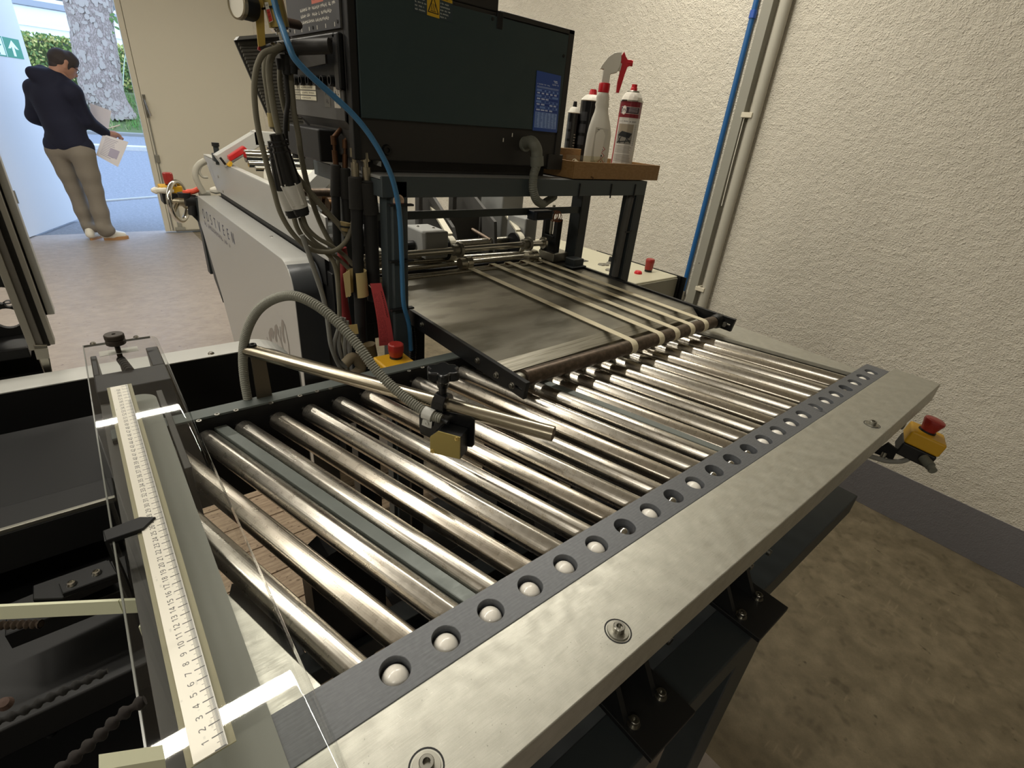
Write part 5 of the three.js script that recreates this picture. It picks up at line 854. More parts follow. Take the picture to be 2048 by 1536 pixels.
  // hoops of square tube
  const hoop = (pts, w) => { const gs = []; for (let i = 0; i + 1 < pts.length; i++) { const d = pts[i + 1].clone().sub(pts[i]), up = V(0, 0, 1), n = d.clone().cross(up).normalize().multiplyScalar(w / 2); const e0 = i ? d.clone().normalize().multiplyScalar(-w * 0.28) : V(0, 0, 0), e1 = i + 2 < pts.length ? d.clone().normalize().multiplyScalar(w * 0.28) : V(0, 0, 0); gs.push(slab([pts[i].clone().add(n).add(e0), pts[i + 1].clone().add(n).add(e1), pts[i + 1].clone().sub(n).add(e1), pts[i].clone().sub(n).add(e0)].map((p) => p.clone().add(V(0, 0, -w / 2))), w, V(0, 0, 1), [], 0.002)); } return gs; };
  const zf = -2.75, h1 = [sz(438, 322, zf), sz(513, 276, zf)]; const hy = h1[1].y;
  part(feeder, 'safety_hoop', hoop([h1[0], h1[1], V(1.22, hy, zf), V(1.36, h1[0].y, zf)], 0.058), M.silverlight);
  const zn = -1.78, h2 = [sz(600, 398, zn), sz(672, 325, zn)];
  part(feeder, 'safety_hoop', hoop([h2[0], h2[1], V(1.25, h2[1].y, zn), V(1.36, h2[0].y, zn)], 0.05), M.silverlight);
  // rollers, rods and pads inside
  const rodAt = (u0, v0, z, r, mat, nm, x1 = 1.28) => { const p = sz(u0, v0, z); part(feeder, nm, rod(V(Math.max(0.6, p.x), p.y, z), V(x1, p.y, z), r, r, 20), mat); };
  rodAt(490, 312, -2.6, 0.026, M.chrome, 'feed_roller'); rodAt(470, 327, -2.5, 0.014, M.chrome, 'guide_rod'); rodAt(470, 336, -2.4, 0.01, M.steel, 'guide_rod'); rodAt(440, 304, -2.85, 0.008, M.bolt, 'guide_rod');
  rodAt(500, 360, -2.25, 0.042, M.white, 'paper_roller'); { const p = sz(490, 346, -2.3); part(feeder, 'pad_bar', B(0.62, 1.2, p.y - 0.02, p.y + 0.008, -2.34, -2.3, 0.004), S(178, 150, 84, 0.6)); }
  part(feeder, 'inner_bed', B(0.6, 1.3, 0.95, 1.02, -3.0, -1.65), M.framed);
  { const p = sz(640, 318, -2.35); part(feeder, 'hand_knob', rod(V(p.x - 0.05, p.y - 0.02, -2.35), V(p.x + 0.015, p.y - 0.02, -2.35), 0.055, 0.055, 26), M.black); part(feeder, 'guide_plate', [slab([sz(590, 290, -2.45), sz(668, 315, -2.45), sz(668, 336, -2.45), sz(640, 318, -2.45), sz(592, 312, -2.45)], 0.006, V(0, 0, 1))], M.white); }
  for (const [u, v, z, r] of [[640, 395, -1.9, 0.02], [655, 410, -1.85, 0.025], [630, 400, -2.0, 0.018], [668, 430, -1.8, 0.03], [648, 430, -1.9, 0.02]]) { const p = sz(u, v, z); part(feeder, 'drive_part', rod(p, p.clone().add(V(0.1, 0, 0)), r), M.bronze); }
  part(feeder, 'drive_housing', B(0.6, 1.28, 0.7, 1.04, -1.95, -1.66, 0.01), M.black); part(feeder, 'drive_chain_cover', B(0.574, 0.62, 0.2, 1.0, -1.66, -1.56, 0.004), M.black);
  // levers and wheel at the far end
  const E = (u, v, z = -3.15) => sz(u, v, z);
  part(feeder, 'end_frame', [slab([E(395, 395), E(380, 405), E(378, 425), E(398, 445), E(405, 470), E(412, 470), E(408, 400)], 0.04, V(0, 0, -1)), B(FX + 0.0, 0.6, 0.6, 1.0, -3.16, -3.1)], M.framed);
  part(feeder, 'clamp_arm', rod(E(398, 388), E(420, 388), 0.017), M.trunk);
  part(feeder, 'white_grip', lathe([[0.0001, 0], [0.011, 0.004], [0.019, 0.025], [0.014, 0.06], [0.004, 0.085], [0.0001, 0.088]], E(419, 380.5), V(1, 0, 0.1).normalize(), 20), M.white);
  part(feeder, 'red_lever', [sweep([E(372, 390), E(376, 384), E(386, 383), E(399, 377)], 0.013, 20, 10), rod(E(374, 392), E(374, 382), 0.02)], M.orange, 'orange red clamping lever');
  part(feeder, 'black_linkage', [rod(E(384, 395), E(386, 430), 0.022), rod(E(370, 400), E(392, 402), 0.03), rod(E(368, 385), E(370, 395), 0.03)], M.black);
}
{ // hand wheel and its emergency stop at the feeder's far end
  const z = -3.3, c = sz(357, 403, z), w = thing('hand_wheel', 'chromed hand wheel with a white crank grip at the far end of the feeder', 'hand wheel', c.toArray());
  const ax = V(0.85, 0, 0.53), u = V(0, 1, 0), v = ax.clone().cross(u); const rim = Array.from({ length: 28 }, (_, i) => c.clone().addScaledVector(u, 0.098 * Math.cos(i / 28 * 6.283)).addScaledVector(v, 0.098 * Math.sin(i / 28 * 6.283)));
  part(w, 'rim', sweep(rim, 0.013, 90, 12, 0, 1, true), M.chrome); part(w, 'spoke', [0, 1, 2].map((i) => rod(c, c.clone().addScaledVector(u, 0.095 * Math.cos(i * 2.09)).addScaledVector(v, 0.095 * Math.sin(i * 2.09)), 0.009)), M.nickel); part(w, 'hub', [rod(c.clone().addScaledVector(ax, -0.02), c.clone().addScaledVector(ax, 0.12), 0.024)], M.nickel);
  const g0 = sz(348, 381, z); part(w, 'grip', lathe([[0.0001, 0], [0.012, 0.003], [0.017, 0.04], [0.013, 0.07], [0.018, 0.085], [0.008, 0.102], [0.0001, 0.104]], g0, V(-1, 0.02, 0.1).normalize(), 20), M.white);
  const b = sz(341, 378, -3.34); eStop('', 'ochre emergency stop with dark red button above the chromed hand wheel', b.x - 0.05, b.x + 0.05, b.z - 0.05, b.z + 0.05, b.y + 0.02, 0.035, 0.055, [b.x + 0.0, b.z], 0.024, 0.062, false);
 
  const H2 = (uu, vv) => sz(uu, vv, -3.1); solo('cable', sweep([H2(410, 321), H2(400, 327), H2(392, 338), H2(391, 352), H2(398, 370), H2(408, 386)], 0.014, 40, 10), M.conduit, 'pale sheathed cable bundle curving off the far end of the feeder', 'cable');
  solo('cable', sweep([H2(413, 326), H2(402, 333), H2(399, 345), H2(406, 354), H2(416, 355)], 0.006, 40, 8), M.conduit, 'thin pale cable curling beside the sheathed bundle on the feeder end', 'cable');
  const k = sz(433, 302, -2.9), kn = thing('clamp_knob', 'small dark adjusting knob above the far corner of the feeder plate', 'knob', k.toArray()); part(kn, 'stem', rod(k.clone().add(V(0, -0.06, 0)), k.clone().add(V(0, 0.02, 0)), 0.012), M.framed); part(kn, 'head', rod(k.clone().add(V(0, 0.02, 0)), k.clone().add(V(0, 0.036, 0)), 0.016), M.black); part(kn, 'block', B(k.x - 0.02, k.x + 0.02, k.y - 0.045, k.y - 0.01, k.z - 0.02, k.z + 0.02), M.framed);
  const T = (uu, vv) => sz(uu, vv, -2.70); const tg = thing('safety_switch', 'red coded safety switch strapped along the slanted hoop of the feeder', 'switch', T(470, 310).toArray());
  part(tg, 'body', slab([T(454, 311), T(484, 291), T(490, 296), T(488, 304), T(459, 321), T(455, 318)], 0.03, V(0, 0, 1), [], 0.003), M.redbright.clone()).material.color.set('rgb(190,36,36)'); part(tg, 'print', slab([T(463, 310), T(482, 297.5), T(484, 300), T(465, 313)], 0.001, V(0, 0, 1)).translate(0, 0, 0.0305), S(232, 140, 126, 0.5)); part(tg, 'yellow_actuator', slab([T(452, 329), T(459, 321), T(462, 325), T(460, 331), T(455, 332)], 0.03, V(0, 0, 1)), M.yellow); part(tg, 'strap', rod(T(440, 315), T(451, 329), 0.005), M.black);
}
// ---------- sheet-metal hood and blades at the left ----------
{
  const zf = -1.12, yt = 0.982, h = thing('machine_hood', 'grey sheet metal hood with rounded end and black front behind the ruler cover', 'hood', [0, 0.6, -1.15]);
  const r = 0.09, x1 = 0.318, prof = [[-0.75, yt]]; for (let i = 0; i <= 12; i++) { const a = Math.PI / 2 - i / 12 * Math.PI / 2; prof.push([x1 - r + r * Math.cos(a), yt - r + r * Math.sin(a)]); } prof.push([x1, 0.62]);
  const inner = prof.map(([x, y], i) => [i === 0 ? x : x - 0.002, y - 0.002]).reverse();
  part(h, 'shell', slab([...prof, ...inner].map(([x, y]) => V(x, y, zf)), 0.058, V(0, 0, -1)), M.silverlight);
  part(h, 'front', slab([...inner.slice().reverse(), [x1 - 0.002, 0.6], [-0.75, 0.6]].map(([x, y]) => V(x, y, zf - 0.004)), 0.004, V(0, 0, -1)), M.black);
  for (const [u, v] of [[430, 720]]) { const p = sy(u, v, yt); part(h, 'dome_screw', lathe([[0.0001, 0.0045], [0.004, 0.0036], [0.006, 0.0015], [0.0064, 0]], V(p.x, yt, -1.135), V(0, 1, 0), 20), M.chrome); }
  const s = thing('side_frame', 'black machine side plate with round holes beside the hanging blades', 'frame', [-0.4, 0, -1.3]);
  const hole = (u, v, r2) => circ(sz(u, v, -1.3), V(1, 0, 0), V(0, 1, 0), r2, 26);
  const xr = sz(66, 690, -1.3).x; part(s, 'plate', slab([V(-1.2, 0.1, -1.3), V(xr, 0.1, -1.3), V(xr, 1.6, -1.3), V(-1.2, 1.6, -1.3)], 0.012, V(0, 0, -1), [hole(16, 637, 0.02), hole(6, 592, 0.017), hole(17, 609, 0.006)]), M.black); part(s, 'cross_plate', B(-1.2, xr, 1.0, 1.02, -1.3, -1.22), M.blackmetal); part(s, 'lower_panel', B(-1.2, xr + 0.02, 0.1, 0.93, -1.296, -1.285, 0.001), M.blackmetal);
  // hanging guide blades: upright profiles side by side
  const zb = -1.2, X = (u, v = 560, z = zb) => sz(u, v, z).x, Yb = (u, v, z = zb) => sz(u, v, z).y; const bl = thing('guide_blades', 'hanging aluminium guide profiles ending in a pointed steel blade', 'guide', [-0.12, 1.2, zb]);
  const col = (u0, u1, ub, vb, z0, mat, nm, dpt = 0.03) => { const yb = Yb(ub, vb, zb + z0); part(bl, nm, B(X(u0, 560, zb + z0), X(u1, 560, zb + z0), yb, 2.3, zb + z0 - dpt, zb + z0, 0.0012), mat); };
  const pa = S(168, 164, 152, 0.5, 0.3);
  col(70, 86, 96, 630, -0.03, M.silverlight, 'outer_profile'); col(64, 71, 96, 630, -0.034, M.blackmetal, 'groove_shade'); col(52, 64, 102, 690, -0.015, pa, 'profile'); col(36, 53, 99, 692, -0.02, S(52, 51, 48, 0.5), 'groove_shade'); col(20, 37, 92, 697, -0.005, S(118, 114, 106, 0.5, 0.2), 'profile'); col(4, 21, 75, 700, 0.0, pa, 'profile');  // one aluminium profile: shade of grooves and faces put into the colours
  part(bl, 'blade', slab([sz(66, 690, zb), sz(94, 690, zb), sz(107, 757, zb), sz(123, 812, zb), sz(122, 819, zb), sz(118, 821, zb), sz(108, 810, zb), sz(90, 750, zb)], 0.006, V(0, 0, -1), [], 0.0015), M.steel); part(bl, 'blade_clamp', slab([sz(68, 698, zb), sz(96, 696, zb), sz(99, 715, zb), sz(74, 718, zb)], 0.004, V(0, 0, 1)), pa);
}
{ // black folding machine under the cover
  const m = thing('folding_machine', 'black folding machine body with belts below the ruler cover', 'machine', [-0.5, 0, -0.6]);
  part(m, 'cabinet', [B(-1.4, -0.055, 0.1, 0.80, -1.05, -0.42, 0.004), B(-1.4, -0.2, 0.1, 0.72, -0.42, 0.3, 0.004)], M.black);  // black boxes put in to darken the area below the cover
  part(m, 'edge_strip', B(-0.75, -0.052, 0.986, 0.992, -0.706, -0.70, 0.001), M.zinc); part(m, 'black_beam', B(-0.75, -0.052, 0.93, 0.986, -0.76, -0.70, 0.002), M.black);
  part(m, 'deck', [B(-0.75, -0.052, 0.90, 0.94, -1.05, -0.80, 0.002), B(-0.75, -0.052, 0.86, 0.90, -0.68, -0.5, 0.003)], M.black);
  part(m, 'ledge', [slab([V(-0.16, 0.965, -0.60), V(-0.055, 0.965, -0.612), V(-0.055, 0.965, -0.555), V(-0.16, 0.965, -0.555)], 0.02, V(0, -1, 0), [], 0.001)], M.blackmetal);
  const strand = (pts, w, t, mat, nm) => { const gs = []; for (let i = 0; i + 1 < pts.length; i++) { const a = pts[i], b = pts[i + 1], n = b.clone().sub(a).cross(V(0, 1, 0)).normalize(); gs.push(slab([a, b, b.clone().add(V(0, w, 0)), a.clone().add(V(0, w, 0))], t, n)); } part(m, nm, gs, mat); };
  const e = sy(250, 1222, 1.0), f = sz(0, 1234, e.z - 0.07), g = e.clone().add(f.clone().sub(e).multiplyScalar(3)); strand([g, f, e, e.clone().add(V(0.016, -0.004, 0.006)), e.clone().add(V(0.022, -0.006, 0.022)), e.clone().add(V(0.012, -0.008, 0.04))], 0.0185, 0.003, M.beltgreen, 'cream_belt');
  part(m, 'rusty_chain', [sweep([g.clone().add(V(0, -0.008, 0.004)), f.clone().add(V(0, -0.008, 0.004)), f.clone().lerp(e, 0.3).add(V(0, -0.009, 0.004))], 0.0035, 60, 8, 0.3, 0.006)], S(58, 46, 34, 0.9));
  const pth = (px, z) => px.map(([u, v]) => sz(u, v, z)); part(m, 'toothed_belt', sweep(pth([[-40, 1458], [40, 1425], [120, 1385], [215, 1342]], -0.30), 0.0022, 0, 8, 0.3, 0.006), S(22, 21, 19, 0.9)); part(m, 'toothed_belt', sweep(pth([[120, 1540], [190, 1480], [250, 1425], [290, 1400]], -0.24), 0.0028, 0, 8, 0.3, 0.007), S(30, 25, 22, 0.9));
  part(m, 'pale_lower_strip', slab([sz(200, 1540, -0.1), sz(330, 1518, -0.1), sz(335, 1560, -0.1), sz(200, 1570, -0.1)], 0.004, V(0, 0, -1)), M.beltgreen);  // pale strip low down beside the cover
  for (const [u, v] of [[120, 1437], [103, 1468], [65, 1465]]) part(m, 'screw', lathe([[0.0001, 0.001], [0.0025, 0.001], [0.0028, 0.004], [0.0045, 0.004], [0.005, 0]], V(sy(u, v, 0.80).x, 0.80, sy(u, v, 0.80).z), V(0, 1, 0), 16), M.blackmetal);
  { const p = sz(12, 1408, -0.34); part(m, 'red_button', lathe([[0.0001, 0.006], [0.003, 0.005], [0.0042, 0]], p, V(0, 1, 0.4).normalize(), 18), S(70, 50, 40, 0.7)); }
  const p = thing('pointer', 'black pointer lying across the ruler on a bracket with two button screws', 'pointer', [-0.06, 0.97, -0.53]);
  const Y = 1.0735, k = (u, v) => { const q = sy(u, v, Y); return V(q.x, Y, q.z); };
  part(p, 'arrow', slab([k(206, 1062), k(280, 1034), k(311, 1034), k(287, 1057), k(212, 1082)], 0.0045, V(0, -1, 0), [], 0.0006), M.blackmetal);
  part(p, 'stem', [slab([k(206, 1062), k(212, 1082), k(212, 1082).setY(0.985), k(206, 1062).setY(0.985)], 0.003, V(1, 0, 0)), slab([k(218, 1082).add(V(0, -0.006, 0)), k(226, 1080).add(V(0, -0.006, 0)), V(-0.056, 0.985, -0.525), V(-0.059, 0.985, -0.53)], 0.002, V(1, 0, 0))], M.blackmetal);
  const q = (u, v, y) => { const w = sy(u, v, y); return V(w.x, y, w.z); }; part(p, 'bracket', [slab([q(66, 1172, 0.985), q(215, 1120, 0.985), q(236, 1150, 0.985), q(125, 1198, 0.985), q(66, 1200, 0.985)], 0.01, V(0, -1, 0), [], 0.001), slab([q(117, 1168, 0.9905), q(219, 1120, 0.9905), q(235, 1148, 0.9905), q(125, 1188, 0.9905)], 0.005, V(0, -1, 0), [], 0.0008)], M.blackmetal);
  for (const [u, v] of [[144, 1169], [194, 1147]]) part(p, 'button_screw', lathe([[0.0001, 0.0012], [0.0018, 0.0012], [0.002, 0.0042], [0.0035, 0.0036], [0.0048, 0.0015], [0.005, 0]], q(u, v, 0.991), V(0, 1, 0), 22), M.chrome);
}
// ---------- pressure regulator, louvred panel, hoses and cables ----------
{
  const z = -1.06, P = (u, v, dz = 0) => sz(u, v, z + dz);
  const lp = thing('louvred_panel', 'tapered grey panel with horizontal louvres behind the cables', 'panel', P(560, 160, -0.45).toArray());
  const q = (u, v) => sz(u, v, -1.55); const TL = q(468, 80), TR = q(640, 66), BR = q(640, 272), BL = q(548, 262);
  part(lp, 'plate', slab([TL, TR, BR, q(556, 270), BL], 0.006, V(0, 0, -1)), M.panelgrey); part(lp, 'top_edge', slab([q(467, 81), q(472, 74), q(640, 60), q(640, 67)], 0.03, V(0, 0, 1)), M.paintgrey);
  for (let i = 0; i < 26; i++) { const t = (i + 0.8) / 27, a = TL.clone().lerp(BL, t), b = TR.clone().lerp(BR, t); part(lp, 'louvre', slab([a.clone().add(V(0.006, 0, 0)), b, b.clone().add(V(0, -0.007, 0)), a.clone().add(V(0.006, -0.007, 0))], 0.007, V(0, 0.5, 1)), S(104, 102, 94, 0.6)); }
  { const c = P(488, 10), ga = thing('pressure_gauge', 'black pressure gauge with chromed rim and white dial seen edge on', 'gauge', c.toArray()), ax = V(-0.93, 0, 0.36).normalize(); const b = c.clone().addScaledVector(ax, -0.016);
    part(ga, 'case', lathe([[0.0001, 0], [0.019, 0], [0.0205, 0.003], [0.0205, 0.024]], b, ax, 40), M.black); part(ga, 'bezel', lathe([[0.0205, 0.023], [0.0222, 0.024], [0.0222, 0.030], [0.0195, 0.031], [0.0195, 0.028]], b, ax, 40), M.nickel); part(ga, 'dial', lathe([[0.0195, 0.0285], [0.0001, 0.0285]], b, ax, 40), M.white); part(ga, 'socket', rod(b, b.clone().addScaledVector(ax, -0.012), 0.008), M.nickel); }
  { const t = P(536, -40), a = P(546, 8), b = P(562, 64), f = thing('air_filter', 'brass coloured pneumatic cylinder with a red and white sticker', 'filter', b.toArray()), d = b.clone().sub(t).normalize();
    part(f, 'barrel', rod(t, P(559, 55), 0.0165, 0.0165, 32), M.gold); part(f, 'ring', rod(P(543, 12), P(544.5, 16), 0.0178, 0.0178, 32), M.blackmetal); part(f, 'cap', [rod(P(559, 55), P(561.5, 62), 0.0155, 0.013, 28), rod(P(561.5, 62), P(563, 70), 0.0085, 0.0085, 20), rod(P(563, 70), P(565, 80), 0.0045)], M.chrome);
    const st = canvasTex(64, 128, (g) => { g.fillStyle = '#ddd8c8'; g.fillRect(0, 0, 64, 128); g.fillStyle = '#d2483a'; g.fillRect(4, 44, 56, 80); g.fillStyle = '#8c2a22'; scrawl(g, 8, 56, 46, 14); scrawl(g, 8, 84, 40, 14); g.fillStyle = '#444'; scrawl(g, 8, 12, 44, 10); });
    const n = V(-0.45, 0.2, 0.87).normalize(), o = n.clone().multiplyScalar(0.0172); part(f, 'sticker', sheet(P(534, 14).add(o), P(541, 13).add(o), P(551, 50).add(o), P(543, 54).add(o)), new THREE.MeshStandardMaterial({ map: st, roughness: 0.5, side: THREE.DoubleSide })); }
  { const y = thing('yellow_strap', 'yellow strap with a red lower end hanging beside the pneumatic cylinder', 'strap', P(528, 60).toArray()); part(y, 'strap', [slab([P(504, -20), P(526, -20), P(531, 92), P(517, 93), P(512, 40)], 0.003, V(0, 0, -1))], M.yellow.clone()).material.color.set('rgb(186,158,74)'); part(y, 'red_end', slab([P(517, 93), P(526, 94), P(521, 102), P(516, 99)], 0.004, V(0, 0, -1)), M.red); part(y, 'hook', [rod(P(510, 8), P(512, 24), 0.005)], M.bronze); }
  { const p = thing('stub_pipe', 'short brown rusty pipe stub poking from the melter control side', 'pipe', P(590, 46, -0.05).toArray()); part(p, 'pipe', rod(P(566, 43, -0.02), P(597, 50, -0.08), 0.0075), M.bronze); }

  const C = (px, dz = 0) => px.map((p) => sz(p[0], p[1], z + dz + (p[2] ?? 0)));
  const cable = (px, r, mat, label, dz = 0, nm = 'cable') => solo(nm, sweep(C(px, dz), r, 110, 10), mat, label, 'cable');
  const hoseMats = M.cable;
  cable([[575, 92, -0.05], [550, 98], [528, 106], [515, 130], [509, 165], [510, 210], [517, 260], [530, 315], [546, 375], [562, 428], [588, 470], [620, 498], [650, 504], [672, 500], [692, 482], [704, 452], [711, 420]], 0.0048, M.cable, 'outermost grey braided cable sweeping down and looping back up to the third insulated hose', 0.03);
  cable([[572, 96, -0.04], [548, 104], [533, 118], [530, 140], [535, 180], [541, 225], [546, 258]], 0.0052, M.cable, 'braided cable with beige sleeve entering the front black plug');
  cable([[575, 90, -0.04], [556, 96], [543, 112], [538, 140], [543, 190], [552, 240], [568, 300], [592, 350], [625, 390], [655, 425], [680, 452], [692, 470]], 0.0056, M.cable, 'thick braided cable crossing diagonally in front of the black plugs', 0.015);
  cable([[570, 130], [572, 160], [576, 200], [572, 235], [571, 265], [574, 290]], 0.0042, M.cableblack, 'dark cable dropping behind the black plugs from the manifold', -0.01);
  cable([[560, 120], [560, 165], [566, 205], [573, 232], [574, 262]], 0.0045, M.cable, 'short brown grey cable joining the dark cable behind the plugs', -0.02);
  cable([[580, 140], [584, 185], [588, 225], [596, 265], [602, 310], [610, 350], [622, 395], [638, 440], [655, 475], [668, 496]], 0.0052, M.cable, 'braided cable running straight down between the plugs and the hoses', -0.01);
  cable([[588, 436], [594, 455], [606, 474], [628, 492], [655, 508], [666, 522], [673, 545], [677, 585], [679, 620], [680, 650], [690, 700], [696, 745]], 0.0048, M.cable, 'grey cable from the rear plug running down to the coiled loops', 0.01);
  cable([[605, 432], [614, 455], [634, 475], [660, 490], [690, 512], [706, 530]], 0.0046, M.cable, 'grey cable from the front plug labelled HG to the hose bundle', 0.01);
  cable([[600, 436], [608, 458], [630, 484], [662, 505], [690, 530], [704, 545]], 0.0042, M.cable, 'second thin grey cable beside the one from the front plug', 0.0);
  cable([[604, 470], [615, 500], [630, 545], [645, 590], [653, 625], [657, 655], [662, 690], [672, 718], [684, 742]], 0.0048, M.cablegrey, 'single grey cable hanging in front of the rounded feeder corner', 0.06);
  cable([[676, 520], [677, 560], [678, 600], [679, 650]], 0.004, M.cable, 'dusty cable beside the red sleeve in the hose bundle', 0.0);
  for (const [px, lab] of [[[[684, 634], [676, 660], [668, 690], [671, 715], [682, 728], [692, 735]], 'outermost loop of the coiled grey cable by the post foot'], [[[688, 636], [691, 670], [690, 700], [694, 725], [691, 735]], 'inner loop of the coiled grey cable by the post foot'], [[[694, 642], [699, 680], [699, 712], [693, 730], [684, 715], [678, 690], [680, 660]], 'third loop of the coiled grey cable by the post foot'], [[[718, 700], [718, 725], [714, 745]], 'grey cable end dropping behind the steel tube'], [[[730, 718], [724, 740], [716, 752]], 'grey cable end curling behind the armoured hose']]) cable(px, 0.0042, M.cablegrey, lab, 0.06);
  // manifold and plug shells at the top
  { const m = thing('plug_manifold', 'cluster of black cable plugs on the dusty bracket of the melter', 'connector', P(575, 92).toArray());
    part(m, 'bracket', [slab([P(568, 84, 0.01), P(600, 86, 0.01), P(602, 104, 0.01), P(575, 108, 0.01)], 0.03, V(0, 0, -1)), rod(P(590, 95, 0.01), sx(660, 92, 0.40), 0.012)], M.meltblack);
    for (const [a, b, r] of [[[556, 93], [524, 104], 0.008], [[570, 110], [571, 130], 0.009], [[583, 108], [584, 132], 0.0115], [[584, 132], [585, 148], 0.0095], [[562, 118], [564, 140], 0.0085], [[572, 130], [574, 150], 0.0085]]) part(m, 'plug', rod(P(...a), P(...b), r, r * 0.9), M.black);
    for (const [u, v] of [[546, 89], [559, 88], [575, 87]]) part(m, 'screw', lathe([[0.0001, 0.002], [0.0035, 0.0015], [0.004, 0]], P(u, v, 0.015), V(-0.3, 0.8, 0.5).normalize(), 14), M.chrome); }
  part(scene.children.find((o) => o.name === 'plug_manifold'), 'beige_sleeve', rod(P(541.5, 226), P(545.5, 254), 0.0066), S(176, 160, 112, 0.6));
  const plug = (name, label, a, t0, t1, e, dz, text) => { const A = sz(...a, z + dz), T0 = sz(...t0, z + dz), T1 = sz(...t1, z + dz), E = sz(...e, z + dz), g = thing(name, label, 'plug', A.toArray()); const d = E.clone().sub(A).normalize();
    part(g, 'shell', [rod(A, A.clone().lerp(T0, 0.3), 0.0125, 0.0135), rod(A.clone().lerp(T0, 0.3), T0, 0.0145, 0.0185)], M.blackgloss); part(g, 'ribs', [0.12, 0.2, 0.32].map((k) => rod(A.clone().lerp(T0, k), A.clone().lerp(T0, k + 0.03), 0.0155)), M.black); part(g, 'gland', [rod(T1, E, 0.0135, 0.0125), hexHead(T1, d, 0.015, 0.012)], M.rubber);
    part(g, 'tape', rod(T0, T1, 0.0192, 0.0152, 28), M.tape); if (text) { const tm = canvasTex(96, 160, (c) => { c.fillStyle = '#cfcdc4'; c.fillRect(0, 0, 96, 160); c.strokeStyle = '#1b1b1b'; c.lineWidth = 6; c.lineCap = 'round'; c.save(); c.translate(48, 70); c.rotate(1.45); const L = (...p) => { c.beginPath(); c.moveTo(p[0], p[1]); for (let i = 2; i < p.length; i += 2) c.lineTo(p[i], p[i + 1]); c.stroke(); }; L(-46, -22, -46, 20); L(-18, -22, -18, 20); L(-46, 0, -18, -2); L(34, -16, 22, -24, 6, -16, 0, 0, 6, 18, 24, 20, 36, 10, 36, 0, 18, 0); c.restore(); });
      const n = V(-0.42, 0.28, 0.86).normalize(), sx_ = d.clone().cross(n).normalize().multiplyScalar(0.0105), o = n.clone().multiplyScalar(0.0178); part(g, 'hand_lettering', sheet(T0.clone().add(o).add(sx_).addScaledVector(d, 0.003), T0.clone().add(o).sub(sx_).addScaledVector(d, 0.003), T1.clone().addScaledVector(n, 0.0162).sub(sx_), T1.clone().addScaledVector(n, 0.0162).add(sx_), 1), new THREE.MeshStandardMaterial({ map: tm, roughness: 0.7, side: THREE.DoubleSide })); } };
  plug('cable_plug', 'front black cable plug wrapped in white tape hand lettered HG', [553, 268], [582, 368], [600, 414], [605, 430], 0.03, true);
  plug('cable_plug', 'rear black cable plug with white tape half hidden behind the lettered one', [549, 282], [570, 378], [584, 418], [589, 434], 0.0, false);
  // insulated hoses with their elbows
  const hose = (label, n0, top, mid, bot, r, dz, rusty) => { const h = thing('insulated_hose', label, 'hose', sz(top[0], top[1], -1.0 + dz).toArray()); const Q = (p) => sz(p[0], p[1], -1.0 + dz); const T = Q(top), Md = Q(mid), Bt = Q(bot), mat = rusty ? S(96, 66, 44, 0.5, 0.7) : M.nickel;
    part(h, 'cuff', [rod(Md, T, r, r, 28), (() => { const s = new THREE.SphereGeometry(r, 24, 10, 0, 6.283, 0, 1.5); s.scale(1, 0.25, 1); s.translate(T.x, T.y, T.z); return s.toNonIndexed(); })()], M.foam); part(h, 'sleeve', sweep([Md, Md.clone().lerp(Bt, 0.5), Bt], r * 0.84, 30, 18), M.rubber);
    const nut = Q(n0), up = nut.clone().sub(T).normalize(); part(h, 'nut', hexHead(T.clone().addScaledVector(up, -0.002), up, r * 0.56, 0.03), mat); part(h, 'elbow', [rod(T.clone().addScaledVector(up, 0.028), T.clone().addScaledVector(up, 0.04), r * 0.3), hexHead(T.clone().addScaledVector(up, 0.038), up, r * 0.56, 0.016), hexHead(T.clone().addScaledVector(up, 0.05), V(0.72, 0.55, -0.42).normalize(), r * 0.5, 0.034)], mat); return h; };
  hose('insulated hose with rusty elbow, first of the four from the feeder side', [671, 320], [672, 331], [671, 392], [675, 500], 0.0105, -0.07, true);
  hose('insulated hose with rusty elbow, second of the four from the feeder side', [690, 325], [690, 338], [692, 398], [697, 470], 0.0102, -0.06, true);
  hose('insulated hose with clean nickel elbow and paper wrapped sleeve', [710, 340], [711, 356], [713, 418], [722, 690], 0.0142, -0.015, false);
  hose('thickest insulated hose beside the stand post with clean nickel elbow', [733, 350], [734, 364], [741, 428], [748, 600], 0.0172, -0.01, false);
  { const p = sz(690, 452, -1.03), e = thing('cable_clamp', 'small cream cable clamp among the dusty hoses', 'clamp', p.toArray()); part(e, 'clamp', [rod(sz(692, 445, -1.04), sz(690, 462, -1.04), 0.012, 0.008)], S(150, 132, 90, 0.7)); part(e, 'band', rod(sz(691, 451, -1.04), sz(691, 454, -1.04), 0.0128), M.rubber); }
  { const g = thing('hose_gland', 'brass coloured hose end below the paper wrapped insulated hose', 'fitting', sz(740, 705, -0.99).toArray()); part(g, 'nut', rod(sz(738, 688, -0.99), sz(743, 712, -0.99), 0.014), S(120, 104, 72, 0.5, 0.4)); part(g, 'body', rod(sz(726, 692, -1.0), sz(722, 706, -1.0), 0.012), M.clip); part(g, 'coil', [sweep([sz(690, 728, -0.98), sz(705, 715, -0.98), sz(722, 735, -0.98), sz(708, 750, -0.98)], 0.012, 30, 10)], S(128, 116, 92, 0.7)); }
  const wrap = (label, pts, r, mat, nm) => { };
